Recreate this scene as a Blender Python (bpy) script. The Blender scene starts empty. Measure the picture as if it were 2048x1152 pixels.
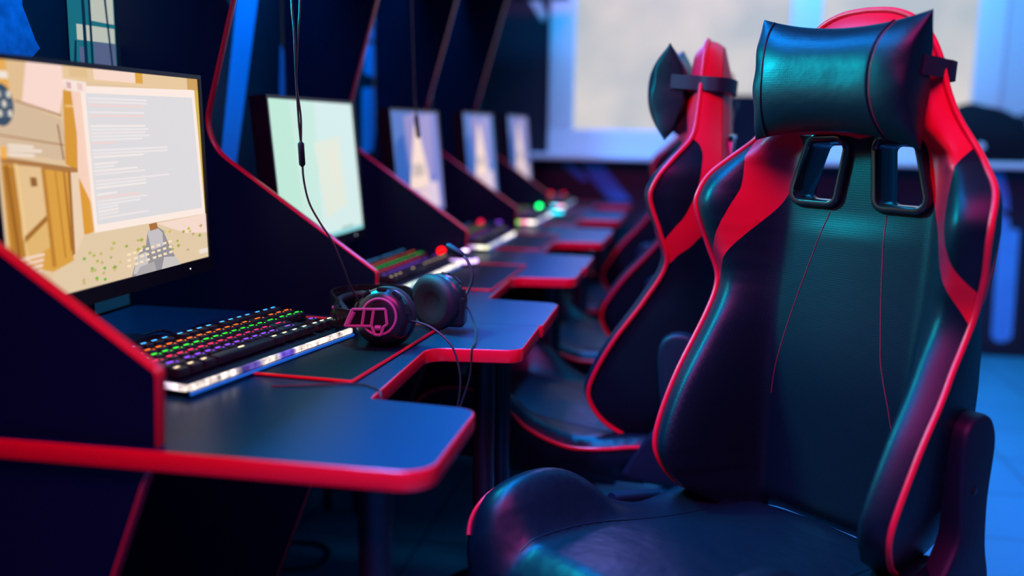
import bpy, math, random
from mathutils import Vector, Matrix
from mathutils.geometry import delaunay_2d_cdt
random.seed(7)
SC = bpy.context.scene
COL = SC.collection
PI = math.pi

# ------------------------------------------------------------------ helpers
def lin(c):
    c /= 255.0
    return c / 12.92 if c <= 0.04045 else ((c + 0.055) / 1.055) ** 2.4
def rgb(r, g, b): return (lin(r), lin(g), lin(b), 1.0)

MATS = {}
def mat(name, base=(.1, .1, .1, 1), rough=.5, metal=0.0, spec=.5, emit=None, es=1.0, bump=None, noise=None, coat=0.0):
    if name in MATS: return MATS[name]
    m = bpy.data.materials.new(name); m.use_nodes = True
    nt = m.node_tree; p = nt.nodes['Principled BSDF']
    p.inputs['Base Color'].default_value = base
    p.inputs['Roughness'].default_value = rough
    p.inputs['Metallic'].default_value = metal
    p.inputs['Specular IOR Level'].default_value = spec
    p.inputs['Coat Weight'].default_value = coat
    p.inputs['Coat Roughness'].default_value = .15
    if emit:
        p.inputs['Emission Color'].default_value = emit
        p.inputs['Emission Strength'].default_value = es
    tc = nt.nodes.new('ShaderNodeTexCoord')
    if noise:                                   # (scale, amount) slight wear in colour
        n = nt.nodes.new('ShaderNodeTexNoise'); n.inputs['Scale'].default_value = noise[0]
        n.inputs['Detail'].default_value = 4
        nt.links.new(tc.outputs['Object'], n.inputs['Vector'])
        mx = nt.nodes.new('ShaderNodeMix'); mx.data_type = 'RGBA'
        k = noise[1]
        mx.inputs[6].default_value = tuple(v * (1 - k) for v in base[:3]) + (1,)
        mx.inputs[7].default_value = tuple(min(1, v * (1 + k)) for v in base[:3]) + (1,)
        nt.links.new(n.outputs['Fac'], mx.inputs['Factor'])
        nt.links.new(mx.outputs[2], p.inputs['Base Color'])
    if bump:                                    # list of (kind, scale, strength, distance)
        prev = None
        for kind, sc, st, ds in bump:
            if kind == 'dots':
                t = nt.nodes.new('ShaderNodeTexVoronoi'); t.inputs['Scale'].default_value = sc
                t.inputs['Randomness'].default_value = .12; o = t.outputs['Distance']
            elif kind == 'wave':
                t = nt.nodes.new('ShaderNodeTexWave'); t.bands_direction = 'Z'
                t.inputs['Scale'].default_value = sc; o = t.outputs['Fac']
            else:
                t = nt.nodes.new('ShaderNodeTexNoise'); t.inputs['Scale'].default_value = sc
                t.inputs['Detail'].default_value = 3; o = t.outputs['Fac']
            nt.links.new(tc.outputs['Object'], t.inputs['Vector'])
            b = nt.nodes.new('ShaderNodeBump'); b.inputs['Strength'].default_value = st
            b.inputs['Distance'].default_value = ds
            nt.links.new(o, b.inputs['Height'])
            if prev: nt.links.new(prev, b.inputs['Normal'])
            prev = b.outputs['Normal']
        nt.links.new(prev, p.inputs['Normal'])
    MATS[name] = m
    return m

def emat(name, r, g, b, s=1.0):
    return mat(name, (0, 0, 0, 1), .5, emit=rgb(r, g, b), es=s, spec=.2)

def build(name, V, F, m, parent=None, smooth=True, idx=None, ang=40, loc=None):
    me = bpy.data.meshes.new(name)
    me.from_pydata([tuple(v) for v in V], [], F)
    ms = m if isinstance(m, (list, tuple)) else [m]
    for a in ms: me.materials.append(a)
    if idx:
        for i, p in enumerate(me.polygons): p.material_index = idx[i]
    me.validate()
    if smooth:
        me.polygons.foreach_set('use_smooth', [True] * len(me.polygons))
        me.set_sharp_from_angle(angle=math.radians(ang))
    me.update()
    o = bpy.data.objects.new(name, me); COL.objects.link(o)
    if parent: o.parent = parent
    if loc: o.location = loc
    return o

def thing(name, label, cat, loc=(0, 0, 0), rz=0, group=None):
    o = bpy.data.objects.new(name, None); COL.objects.link(o)
    o.empty_display_size = .05
    o.location = loc; o.rotation_euler = (0, 0, rz)
    return tag(o, label, cat, group)
def tag(o, label, cat, group=None):
    o['label'] = label; o['category'] = cat
    if group: o['group'] = group
    return o
def struct(o): o['kind'] = 'structure'; return o
def copy_tree(o, parent=None):
    c = o.copy(); COL.objects.link(c)
    if parent: c.parent = parent
    for ch in list(o.children): copy_tree(ch, c)
    return c

class MB:
    def __init__(s): s.V = []; s.F = []; s.I = []; s.mi = 0
    def add(s, V, F):
        n = len(s.V); s.V += [Vector(v) for v in V]
        for f in F: s.F.append([i + n for i in f]); s.I.append(s.mi)
        return s
    def box(s, x0, x1, y0, y1, z0, z1, r=0.0):
        if r <= 0:
            V = [(x, y, z) for z in (z0, z1) for x, y in ((x0, y0), (x1, y0), (x1, y1), (x0, y1))]
            return s.add(V, [(3, 2, 1, 0), (4, 5, 6, 7), (0, 1, 5, 4), (1, 2, 6, 5), (2, 3, 7, 6), (3, 0, 4, 7)])
        poly = roundpoly([(x0 + r, y0 + r), (x1 - r, y0 + r), (x1 - r, y1 - r), (x0 + r, y1 - r)], 0)
        rings = []
        prof = [(r * (math.sin(a)), r * (1 - math.cos(a))) for a in (0, PI / 6, PI / 3, PI / 2)]
        # rings with growing offset
        def ring(off, z):
            out = []
            k = 4
            for cx, cy, a0 in ((x0 + r, y0 + r, PI), (x1 - r, y0 + r, 1.5 * PI), (x1 - r, y1 - r, 0), (x0 + r, y1 - r, .5 * PI)):
                for j in range(k + 1):
                    a = a0 + j / k * PI / 2
                    out.append((cx + off * math.cos(a), cy + off * math.sin(a), z))
            return out
        for o_, dz in prof: rings.append(ring(o_, z0 + dz))
        for o_, dz in reversed(prof): rings.append(ring(o_, z1 - dz))
        return s.loft(rings)
    def loft(s, rings, cap=True, closed=True):
        n = len(rings[0]); V = [v for r in rings for v in r]; F = []
        for i in range(len(rings) - 1):
            for j in range(n if closed else n - 1):
                k = (j + 1) % n
                F.append((i * n + j, i * n + k, (i + 1) * n + k, (i + 1) * n + j))
        if cap:
            F.append(tuple(reversed(range(n)))); F.append(tuple(range((len(rings) - 1) * n, len(rings) * n)))
        return s.add(V, F)
    def tube(s, pts, r, seg=8, cap=True, closed=False):
        P = [Vector(p) for p in pts]; n = len(P); rings = []
        rr = r if isinstance(r, (list, tuple)) else [r] * n
        up = None
        for i in range(n):
            if closed: t = P[(i + 1) % n] - P[i - 1]
            else: t = P[min(i + 1, n - 1)] - P[max(i - 1, 0)]
            if t.length < 1e-9: t = Vector((0, 0, 1))
            t.normalize()
            if up is None:
                up = Vector((0, 0, 1)) if abs(t.z) < .9 else Vector((1, 0, 0))
            a = t.cross(up)
            if a.length < 1e-6: a = t.cross(Vector((0, 1, 0)))
            a.normalize(); b = a.cross(t).normalized(); up = b
            rings.append([P[i] + rr[i] * (math.cos(q) * a + math.sin(q) * b) for q in [2 * PI * k / seg for k in range(seg)]])
        if closed:
            m = len(s.V)
            s.loft(rings + [rings[0]], cap=False)
        else: s.loft(rings, cap=cap)
        return s
    def cyl(s, a, b, r0, r1=None, seg=24):
        return s.tube([a, b], [r0, r1 if r1 is not None else r0], seg)
    def lathe(s, c, axis, prof, seg=32, cap=True):   # prof: (radius, height along axis)
        ax = Vector(axis).normalized(); u = ax.orthogonal().normalized(); v = ax.cross(u); c = Vector(c)
        rings = [[c + ax * h + r * (math.cos(q) * u + math.sin(q) * v) for q in [2 * PI * k / seg for k in range(seg)]] for r, h in prof]
        return s.loft(rings, cap=cap)
    def prism(s, poly, f0, f1):                      # f0,f1 map 2d -> 3d for two caps
        n = len(poly)
        V = [f0(*p) for p in poly] + [f1(*p) for p in poly]
        F = [tuple(reversed(range(n))), tuple(range(n, 2 * n))]
        F += [(i, (i + 1) % n, n + (i + 1) % n, n + i) for i in range(n)]
        return s.add(V, F)
    def out(s, name, m, parent=None, **k):
        return build(name, s.V, s.F, m, parent, idx=s.I if isinstance(m, (list, tuple)) else None, **k)

def roundpoly(pts, rad, seg=8):
    n = len(pts); out = []
    for i in range(n):
        p = Vector(pts[i]).to_2d(); a = Vector(pts[i - 1]).to_2d(); b = Vector(pts[(i + 1) % n]).to_2d()
        r = rad[i] if isinstance(rad, (list, tuple)) else rad
        if r <= 0: out.append((p.x, p.y)); continue
        u = (a - p).normalized(); v = (b - p).normalized()
        ang = math.acos(max(-1, min(1, u.dot(v)))); d = r / math.tan(ang / 2)
        d = min(d, (a - p).length * .49, (b - p).length * .49); r2 = d * math.tan(ang / 2)
        c = p + (u + v).normalized() * (r2 / math.sin(ang / 2))
        s0 = p + u * d - c; s1 = p + v * d - c
        a0 = math.atan2(s0.y, s0.x); da = math.atan2(s1.y, s1.x) - a0
        while da > PI: da -= 2 * PI
        while da < -PI: da += 2 * PI
        for k in range(seg + 1):
            q = a0 + da * k / seg
            out.append((c.x + r2 * math.cos(q), c.y + r2 * math.sin(q)))
    return out

def interp(x, tab):
    if x <= tab[0][0]: return tab[0][1]
    for (a, va), (b, vb) in zip(tab, tab[1:]):
        if x <= b:
            t = (x - a) / (b - a)
            return va + (vb - va) * t
    return tab[-1][1]
def smoothtab(tab, n=160):
    """Catmull-Rom resample of an (x, v) table"""
    out = []
    for i in range(len(tab) - 1):
        p0 = tab[max(i - 1, 0)]; p1 = tab[i]; p2 = tab[i + 1]; p3 = tab[min(i + 2, len(tab) - 1)]
        for k in range(8):
            t = k / 8
            m1 = (p2[1] - p0[1]) / (p2[0] - p0[0]) * (p2[0] - p1[0]) if p2[0] != p0[0] else 0
            m2 = (p3[1] - p1[1]) / (p3[0] - p1[0]) * (p2[0] - p1[0]) if p3[0] != p1[0] else 0
            v = (2 * t ** 3 - 3 * t * t + 1) * p1[1] + (t ** 3 - 2 * t * t + t) * m1 + (-2 * t ** 3 + 3 * t * t) * p2[1] + (t ** 3 - t * t) * m2
            out.append((p1[0] + (p2[0] - p1[0]) * t, v))
    out.append(tab[-1]); return out
def spline(pts, k=6, closed=False):
    P = [Vector(p) for p in pts]; n = len(P); out = []
    for i in range(n if closed else n - 1):
        if closed: a, b, c, d = P[i - 1], P[i], P[(i + 1) % n], P[(i + 2) % n]
        else: a, b, c, d = P[max(i - 1, 0)], P[i], P[i + 1], P[min(i + 2, n - 1)]
        for j in range(k):
            t = j / k
            out.append(.5 * ((2 * b) + (c - a) * t + (2 * a - 5 * b + 4 * c - d) * t * t + (3 * b - a - 3 * c + d) * t ** 3))
    if not closed: out.append(P[-1])
    return out
def sm(t): t = max(0, min(1, t)); return t * t * (3 - 2 * t)
def inpoly(x, y, P):
    c = False; j = len(P) - 1
    for i in range(len(P)):
        if (P[i][1] > y) != (P[j][1] > y) and x < (P[j][0] - P[i][0]) * (y - P[i][1]) / (P[j][1] - P[i][1]) + P[i][0]: c = not c
        j = i
    return c
def dist_poly(x, y, P):
    d = 9
    for i in range(len(P)):
        ax, ay = P[i - 1]; bx, by = P[i]; dx, dy = bx - ax, by - ay
        l = dx * dx + dy * dy
        t = 0 if l == 0 else max(0, min(1, ((x - ax) * dx + (y - ay) * dy) / l))
        e = math.hypot(x - ax - t * dx, y - ay - t * dy)
        if e < d: d = e
    return d
def resample(P, step, closed=True):
    out = []; n = len(P)
    for i in range(n if closed else n - 1):
        a = Vector(P[i]).to_2d(); b = Vector(P[(i + 1) % n]).to_2d(); k = max(1, int(round((b - a).length / step)))
        for j in range(k):
            q = a.lerp(b, j / k); out.append((q.x, q.y))
    if not closed: out.append(tuple(P[-1]))
    return out
def cdt(outline, holes, lines, grid, dens=None):
    """triangulate outline minus holes with lines kept as edges; returns verts, tris"""
    V = []; E = []
    def loop(P, closed):
        n = len(V); V.extend(P); m = len(P)
        for i in range(m if closed else m - 1): E.append((n + i, n + (i + 1) % m))
    loop(outline, True)
    for h in holes: loop(h, True)
    for l in lines: loop(l, False)
    x0 = min(p[0] for p in outline); x1 = max(p[0] for p in outline); y0 = min(p[1] for p in outline); y1 = max(p[1] for p in outline)
    nx = int((x1 - x0) / grid); ny = int((y1 - y0) / (grid * .87))
    for j in range(ny + 1):
        for i in range(nx + 2):
            x = x0 + (i - .5 * (j % 2)) * grid; y = y0 + j * grid * .87
            if inpoly(x, y, outline) and dist_poly(x, y, outline) > grid * .45 and not any(inpoly(x, y, h) or dist_poly(x, y, h) < grid * .4 for h in holes):
                V.append((x, y))
    r = delaunay_2d_cdt([Vector(v) for v in V], E, [], 0, 1e-6)
    vs = [(v.x, v.y) for v in r[0]]; T = []
    for f in r[2]:
        cx = sum(vs[i][0] for i in f) / 3; cy = sum(vs[i][1] for i in f) / 3
        if inpoly(cx, cy, outline) and not any(inpoly(cx, cy, h) for h in holes):
            a, b, c = [vs[i] for i in f]
            if (b[0] - a[0]) * (c[1] - a[1]) - (b[1] - a[1]) * (c[0] - a[0]) < 0: f = list(reversed(f))
            T.append(tuple(f))
    return vs, T
def submesh(V, T):
    used = sorted({i for t in T for i in t}); mp = {u: k for k, u in enumerate(used)}
    return [V[u] for u in used], [tuple(mp[i] for i in t) for t in T]

# ------------------------------------------------------------------ materials
M_LEATHER = mat('black_leather', (.002, .0065, .0115, 1), .42, spec=.25, bump=[('dots', 330, .35, .0006), ('noise', 60, .12, .002)])
M_PERF = mat('perforated_leather', (.002, .0065, .0115, 1), .42, spec=.25, bump=[('dots', 260, .32, .0007)])
M_SIDE = mat('smooth_black_leather', (.002, .0065, .0115, 1), .48, spec=.25, bump=[('noise', 400, .2, .0006)])
M_SEAT = mat('seat_leather', (.002, .0065, .0115, 1), .40, spec=.25, bump=[('noise', 9, .35, .02), ('noise', 420, .15, .0005)])
M_RED = mat('red_leather', (.76, .002, .02, 1), .48, spec=.25, bump=[('noise', 420, .15, .0005)])
M_PIPE = mat('red_piping', (.82, .002, .022, 1), .38, spec=.35)
M_STITCH = mat('red_thread', (.20, .004, .02, 1), .6)
M_PLAST = mat('gloss_black_plastic', (.012, .012, .014, 1), .16, spec=.6)
M_MATTE = mat('matte_black_plastic', (.004, .009, .02, 1), .5, spec=.3, bump=[('noise', 700, .15, .0004)])
M_STRAP = mat('black_webbing', (.010, .012, .022, 1), .7, bump=[('wave', 200, .3, .0005)])
M_STEEL = mat('dark_steel', (.02, .022, .03, 1), .35, metal=.6)
M_BAND = mat('red_edge_band', (.85, .002, .022, 1), .27, spec=.48, noise=(14, .06))
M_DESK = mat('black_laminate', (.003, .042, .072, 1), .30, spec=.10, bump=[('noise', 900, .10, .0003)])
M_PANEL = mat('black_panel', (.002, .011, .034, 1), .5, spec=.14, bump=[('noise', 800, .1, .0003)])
M_MATPAD = mat('desk_mat_cloth', (.002, .010, .018, 1), .6, spec=.10, bump=[('noise', 1200, .25, .0004)])
M_CABLE = mat('black_cable', (.012, .013, .018, 1), .45)
M_HOUSING = mat('monitor_plastic', (.010, .012, .016, 1), .35, spec=.4)
M_KEY = mat('black_keycap', (.012, .013, .016, 1), .45, spec=.4)

# ------------------------------------------------------------------ gaming chair
RC = .06                                       # recline of the back
O_W = .421; O_F = .25                          # back origin height, and how far the root lies in front of it
PN = smoothtab([(0, .062), (.04, .092), (.075, .146), (.12, .180), (.16, .182), (.25, .145), (.35, .086), (.43, .050), (.49, .066), (.56, .092), (.60, .082), (.64, .056), (.68, .030), (.74, .027), (.80, .028), (.89, .030)])
RIGHT = [(.0, .036), (.09, .034), (.150, .026), (.185, .038), (.209, .075), (.223, .125), (.229, .19), (.231, .30), (.229, .37), (.233, .43), (.249, .49), (.260, .545), (.262, .575), (.253, .615), (.224, .65), (.191, .684), (.164, .718), (.143, .757), (.127, .80), (.106, .838), (.079, .864), (.042, .879), (0, .883)]
def outline_pts():
    R = [tuple(p.to_2d()) for p in spline([(a, b, 0) for a, b in RIGHT], 6)]
    L = [(-a, b) for a, b in reversed(R[1:-1])]
    return resample(R + L, .007)
OUT = outline_pts()
HWT = {}
def hw(w):
    k = round(w, 3)
    if k not in HWT:
        xs = [p[0] for p in OUT if abs(p[1] - k) < .008 and p[0] > 0]
        HWT[k] = max(xs) if xs else .05
    return HWT[k]
HOLE = roundpoly([(.029, .682), (.093, .680), (.123, .583), (.041, .583)], [.012, .014, .014, .012], 6)
HOLE_L = [(-a, b) for a, b in reversed(HOLE)]
PAD = [(.198, .680), (.190, .655), (.187, .625), (.187, .595), (.196, .560), (.207, .530), (.222, .500), (.243, .474)]
STR = [(.110, .690), (.116, .655), (.126, .612), (.140, .575), (.162, .540), (.185, .505), (.207, .470), (.232, .425)]
NECK = [(-.110, .690), (-.05, .687), (0, .686), (.05, .687), (.110, .690)]
def front_n(u, w, d=None):
    a = abs(u); h = hw(w); p = interp(w, PN)
    if d is None: d = dist_poly(u, w, OUT)
    head = sm((w - .66) / .08)
    bul = .017 * (1 - head) + .026 * head
    R = .036
    roll = 1 - (1 - min(d / R, 1)) ** 1.7
    cn = .004 * (1 - head) + .030 * head + .010 * math.exp(-(w - .28) ** 2 / .02)
    ui = .125 * (1 - head) + .02 * head; uc = max(ui + .02, h - .035)
    t = sm((a - ui) / (uc - ui))
    top = cn + bul * head + (p + bul - cn - bul * head) * t
    pil = .006 * math.cos(min(1, a / .13) * PI / 2) if w < .57 else 0
    return top + pil * sm((.57 - w) / .05) - bul * (1 - roll)
def back_n(w): return interp(w, [(0, -.03), (.1, -.05), (.5, -.048), (.66, -.030), (.80, -.012), (.883, -.004)])
def lift(u, w, n):                              # back-local -> chair-local
    z = O_W + w * math.cos(RC) + n * math.sin(RC)
    f = -w * math.sin(RC) + n * math.cos(RC)
    return Vector((u, O_F - f, z))

def make_chair(label, group):
    root = thing('gaming_chair', label, 'chair', group=group)
    pad2 = [(-a, b) for a, b in PAD]; str2 = [(-a, b) for a, b in STR]
    L = [[tuple(p.to_2d()) for p in spline([(a, b, 0) for a, b in X], 4)] for X in (PAD, pad2, STR, str2)]
    neck = [tuple(p) for p in NECK]
    # front skin -------------------------------------------------
    vs, T = cdt(OUT, [HOLE, HOLE_L], L + [neck], .0085)
    V3 = [lift(u, w, front_n(u, w)) for u, w in vs]
    # red region polygon, right side: pad line, outline between, stripe line, neck
    padR = L[0]; strR = L[2]
    def red(u, w):
        a = abs(u)
        if w > .69 and a < .25:
            if w > .69 + .0: pass
        # beyond pad line (towards edge) is black
        pts = padR
        def xat(P):
            best = None
            for (x0, y0), (x1, y1) in zip(P, P[1:]):
                lo, hi = min(y0, y1), max(y0, y1)
                if lo <= w <= hi and hi > lo: best = x0 + (x1 - x0) * (w - y0) / (y1 - y0)
            return best
        xp = xat(padR); xs = xat(strR)
        if w > .686:
            if xs is None or w > .69: return True
        if xs is None: return False
        if a < xs: return w > .6885
        if xp is None: return True if w < .6 or w > .67 else False
        return a < xp
    redT = []; blk = []; perf = []
    for t in T:
        u = sum(vs[i][0] for i in t) / 3; w = sum(vs[i][1] for i in t) / 3
        if red(u, w): redT.append(t)
        elif abs(u) < .150 and w < .69: perf.append(t)
        else: blk.append(t)
    v, f = submesh(V3, redT); o = build('red_panel', v, [tuple(reversed(q)) for q in f], M_RED, root, ang=60)
    o['label'] = 'red leather headrest and shoulder stripes'
    v, f = submesh(V3, perf); build('centre_panel', v, [tuple(reversed(q)) for q in f], M_PERF, root, ang=60)
    # sides: from the piped edge round to the rear -----------------
    n = len(OUT); NV = 12; rows = []
    cy = .45
    for i in range(n):
        u, w = OUT[i]
        pn = front_n(u, w, 0); bn = back_n(w)
        uu = u * (.90 - .09 * sm((w - .36) / .14)); ww = cy + (w - cy) * (.975 if w > cy else .97)
        row = []
        for j in range(NV + 1):
            q = j / NV; bg = .003 * math.sin(PI * q); sg = 1 if u > 0 else -1
            k = q ** 1.4
            x = u + (uu - u) * k; y = w + (ww - w) * k
            if w > .80: y += bg
            else: x += sg * bg
            row.append(lift(x, y, pn + (bn - pn) * q))
        rows.append(row)
    HN = max(range(n // 4, 3 * n // 4), key=lambda i: OUT[i][1])
    ST = .007; VS = .12
    def side_pos(L, q):
        i = max(0, min(HN - 1e-6, L / ST)); a = int(i); t = i - a
        f = max(0, min(NV - 1e-6, q / VS * NV)); c = int(f); e = f - c
        g = lambda r, j: rows[r][j]
        return (g(a, c) * (1 - e) + g(a, c + 1) * e) * (1 - t) + (g(a + 1, c) * (1 - e) + g(a + 1, c + 1) * e) * t
    def w2L(w):
        for i in range(20, HN):
            if OUT[i][1] <= w <= OUT[i + 1][1]:
                return (i + (w - OUT[i][1]) / (OUT[i + 1][1] - OUT[i][1])) * ST
        return HN * ST
    leafc = [tuple(p.to_2d()) for p in spline([(w2L(w), q * VS, 0) for w, q in ((.680, 0), (.671, .30), (.654, .53), (.631, .62), (.60, .66), (.56, .60), (.531, .47), (.50, .22), (.474, 0))], 4)]
    bandc = [tuple(p.to_2d()) for p in spline([(w2L(w), q * VS, 0) for w, q in ((.425, 0), (.455, .3), (.485, .62), (.52, 1))], 4)]
    rect = resample([(0, 0), (HN * ST, 0), (HN * ST, VS), (0, VS)], ST)
    vs2, T2 = cdt(rect, [], [leafc, bandc], .0075)
    SV = [side_pos(x, y) for x, y in vs2]
    SVm = [Vector((-p.x, p.y, p.z)) for p in SV]
    redzone = bandc + [(HN * ST + .1, VS + .001), (HN * ST + .1, -.001), (bandc[0][0], -.001)]
    SF = []; SRED = []
    for t in T2:
        x = sum(vs2[i][0] for i in t) / 3; y = sum(vs2[i][1] for i in t) / 3
        (SRED if inpoly(x, y, redzone) and not inpoly(x, y, leafc) else SF).append(t)
    # rear shell ----------------------------------------------------
    OUTR = [(u * (.90 - .09 * sm((w - .36) / .14)), cy + (w - cy) * (.975 if w > cy else .97)) for u, w in OUT]
    vr, Tr = cdt(OUTR, [HOLE, HOLE_L], [], .02)
    VR = [lift(u, w, back_n(w) - .012 * min(1, dist_poly(u, w, OUTR) / .05)) for u, w in vr]
    v, f = submesh(V3, blk)
    B = MB(); B.add(v, [tuple(reversed(q)) for q in f])
    B.add(SV, SF); B.add(SVm, [tuple(reversed(q)) for q in SF]); B.add(VR, [t for t in Tr if sum(vr[i][1] for i in t) < 3 * .50])
    B.out('backrest', M_LEATHER, root, ang=60)
    R2 = MB(); v, f = submesh(SV, SRED); R2.add(v, f); v, f = submesh(SVm, SRED); R2.add(v, [tuple(reversed(q)) for q in f])
    R2.add(*submesh(VR, [t for t in Tr if sum(vr[i][1] for i in t) >= 3 * .50]))
    o = R2.out('red_side_panel', M_RED, root, ang=60); o['label'] = 'red leather along the side and rear of the headrest'
    # piping along the edge ---------------------------------------
    P = [lift(u + (.0035 if u > 0 else -.0035) * min(1, abs(u) / .05), w + (.002 if w > .8 else 0), front_n(u, w, 0) + .001) for u, w in OUT]
    k0 = min(range(n), key=lambda i: (OUT[i][0] - .17) ** 2 + (OUT[i][1] - .03) ** 2)
    k1 = min(range(n), key=lambda i: (OUT[i][0] + .17) ** 2 + (OUT[i][1] - .03) ** 2)
    o = MB().tube(P[k0:k1 + 1], .0047, 10).out('piping', M_PIPE, root)
    o['label'] = 'red piping along the edge of the back'
    # grommets round the two harness holes --------------------------
    for H, sgn in ((HOLE, 1), (HOLE_L, -1)):
        m = len(H)
        def offs(d):
            out = []
            for i in range(m):
                a = Vector(H[i - 1]); b = Vector(H[i]); c = Vector(H[(i + 1) % m])
                t = (c - a).normalized(); nn = Vector((t.y, -t.x)) * (1 if True else 1)
                out.append(b + nn * d)
            return out
        area = sum(H[i - 1][0] * H[i][1] - H[i][0] * H[i - 1][1] for i in range(m))
        sg = 1 if area > 0 else -1
        rings = []
        for d, nz in ((.0125, -.006), (.0125, .004), (.0105, .010), (.006, .013), (.001, .012), (-.002, .006), (-.003, -.02), (-.003, -.042), (.003, -.047), (.010, -.046), (.012, -.03)):
            rings.append([lift(p.x, p.y, max(front_n(p.x, p.y, .05), .0) * .6 + nz if nz > -.01 else nz) for p in offs(d * sg)])
        G = MB(); G.loft(rings, cap=False); G.out('harness_hole_rim', M_PLAST, root, ang=50)
    # stitching ---------------------------------------------------------
    for S in ([(-.048, .565), (-.068, .50), (-.088, .43), (-.105, .36), (-.118, .29), (-.122, .24)], [(.055, .568), (.060, .50), (.066, .44), (.076, .37), (.083, .33), (.105, .26), (.115, .22)]):
        pts = spline([(a, b, 0) for a, b in S], 8)
        MB().tube([lift(p.x, p.y, front_n(p.x, p.y) + .0002) for p in pts], .0009, 6).out('stitching', M_STITCH, root)
    # seat ----------------------------------------------------------------
    PZ = smoothtab([(-.02, .47), (.08, .466), (.16, .456), (.22, .456), (.30, .486), (.35, .528), (.39, .552), (.43, .563), (.48, .562), (.525, .548), (.555, .520), (.58, .480)])
    SO = roundpoly([(-.225, .0), (.225, .0), (.245, .12), (.245, .56), (.20, .585), (-.20, .585), (-.245, .56), (-.245, .12)], [.03, .03, .1, .03, .03, .03, .03, .1], 6)
    SO = resample(SO, .010)
    def seat_z(u, f):
        a = abs(u); d = dist_poly(u, f, SO); p = interp(f, PZ)
        R = .035; roll = math.sqrt(max(0, 1 - (1 - min(d / R, 1)) ** 2))
        zc = .458 + .040 * sm((f - .05) / .42) + .012 * (1 - (a / .16) ** 2 if a < .16 else 0) - .055 * sm((f - .50) / .09)
        t = sm((a - .135) / .075)
        side = p + .020
        edge = .022
        if a < .2: edge = .014 + .02 * (f > .5)
        return zc + (side - zc) * t - edge * (1 - roll)
    vs, T = cdt(SO, [], [], .012)
    SVt = [Vector((u, O_F - f, seat_z(u, f))) for u, f in vs]
    B = MB(); B.add(SVt, [tuple(reversed(q)) for q in T])
    m = len(SO); rings = []
    for s, zl in ((0, None), (.25, None), (.6, None), (1, None)):
        ring = []
        for u, f in SO:
            z0 = seat_z(u, f); z1 = .395 + .01 * sm((f - .3) / .2)
            bul = .008 * math.sin(PI * s); nrm = Vector((u, (f - .29))).normalized()
            ring.append((u + nrm.x * bul - nrm.x * .02 * s * s, O_F - (f + nrm.y * bul - nrm.y * .02 * s * s), z0 + (z1 - z0) * s))
        rings.append(ring)
    B.loft(rings, cap=False)
    B.add(rings[-1], [tuple(range(m))])
    B.out('seat', M_SEAT, root, ang=60)
    for sgn in (1, -1):
        pts = [(sgn * abs(u), f) for u, f in SO if u * sgn > .19 and f > .012]
        pts = sorted(pts, key=lambda q: q[1]); pts = [q for q in pts if q[1] < .572]
        o = MB().tube([(u * 1.006, O_F - f, seat_z(u, f) + .001) for u, f in pts], .0042, 8).out('seat_piping', M_PIPE, root)
        o['label'] = 'red piping along the seat bolster'
        # seam where the bolster meets the flat of the seat
        MB().tube([(sgn * .150, O_F - f, seat_z(.150, f) + .0003) for f in [.05 + .02 * k for k in range(25)]], .0012, 6).out('seat_seam', M_SIDE, root)
    # hinge covers -----------------------------------------------------------
    for sgn in (1, -1):
        prof = [(-.035, .695), (-.012, .712), (.018, .712), (.040, .695), (.046, .660), (.040, .59), (.036, .53), (.075, .47), (.10, .43), (.10, .395), (-.06, .395), (-.066, .44), (-.046, .50), (-.038, .58), (-.045, .66)]
        pl = [tuple(p.to_2d()) for p in spline([(a - .012, b, 0) for a, b in prof], 4, closed=True)]
        cx = sum(p[0] for p in pl) / len(pl); cz = sum(p[1] for p in pl) / len(pl)
        rings = []
        for dx, sc in ((.215, 1), (.240, 1), (.246, .97), (.249, .90), (.250, .8)):
            rings.append([(sgn * dx, O_F - (cx + (f - cx) * sc), cz + (z - cz) * (1 - (1 - sc) * .35)) for f, z in pl])
        if sgn < 0: rings = [list(reversed(r)) for r in rings]
        h = MB().loft(rings).out('hinge_cover', M_MATTE, root, ang=50)
        MB().lathe((sgn * .2485, O_F + .002, .60), (sgn, 0, 0), [(.006, 0), (.006, .003), (.003, .0035)], 12).out('screw', M_STEEL, h)
    # recline lever on the chair's right-hand side -------------------------------
    lv = MB(); lv.tube([(-.262, O_F - .10, .430), (-.292, O_F - .13, .442)], .005, 8)
    lv.out('lever_arm', M_STEEL, root)
    MB().tube(spline([(-.290, O_F - .10, .437), (-.292, O_F - .16, .447), (-.292, O_F - .215, .455)], 5), .0125, 12).out('recline_lever', M_MATTE, root)
    # under-seat mechanism, gas lift and star base -----------------------------------
    MB().box(-.19, .19, -.17, .20, .365, .398, .012).box(-.09, .09, -.10, .12, .315, .37, .012).out('seat_frame', M_STEEL, root)
    MB().cyl((0, 0, .09), (0, 0, .23), .030).cyl((0, 0, .23), (0, 0, .32), .017).out('gas_lift', M_STEEL, root)
    MB().lathe((0, 0, .075), (0, 0, 1), [(.02, 0), (.05, .005), (.052, .05), (.036, .07), (.03, .08)], 24).out('base_hub', M_MATTE, root)
    for k in range(5):
        a = 2 * PI * k / 5 + .3; c, s = math.cos(a), math.sin(a)
        rings = []
        for r, hwid, z0, z1 in ((.035, .027, .082, .124), (.15, .023, .078, .112), (.27, .018, .068, .092), (.305, .012, .066, .084)):
            rings.append([(r * c - q * s, r * s + q * c, z) for q, z in ((-hwid, z0), (hwid, z0), (hwid * .8, z1), (-hwid * .8, z1))])
        leg = MB().loft(rings).out('leg', M_MATTE, root)
        x, y = .285 * c, .285 * s
        w = MB()
        for q in (-.012, .012):
            w.lathe((x - q * s, y + q * c, .031), (-s, c, 0), [(.010, -.009), (.027, -.009), (.031, -.004), (.031, .004), (.027, .009), (.010, .009)], 20)
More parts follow.
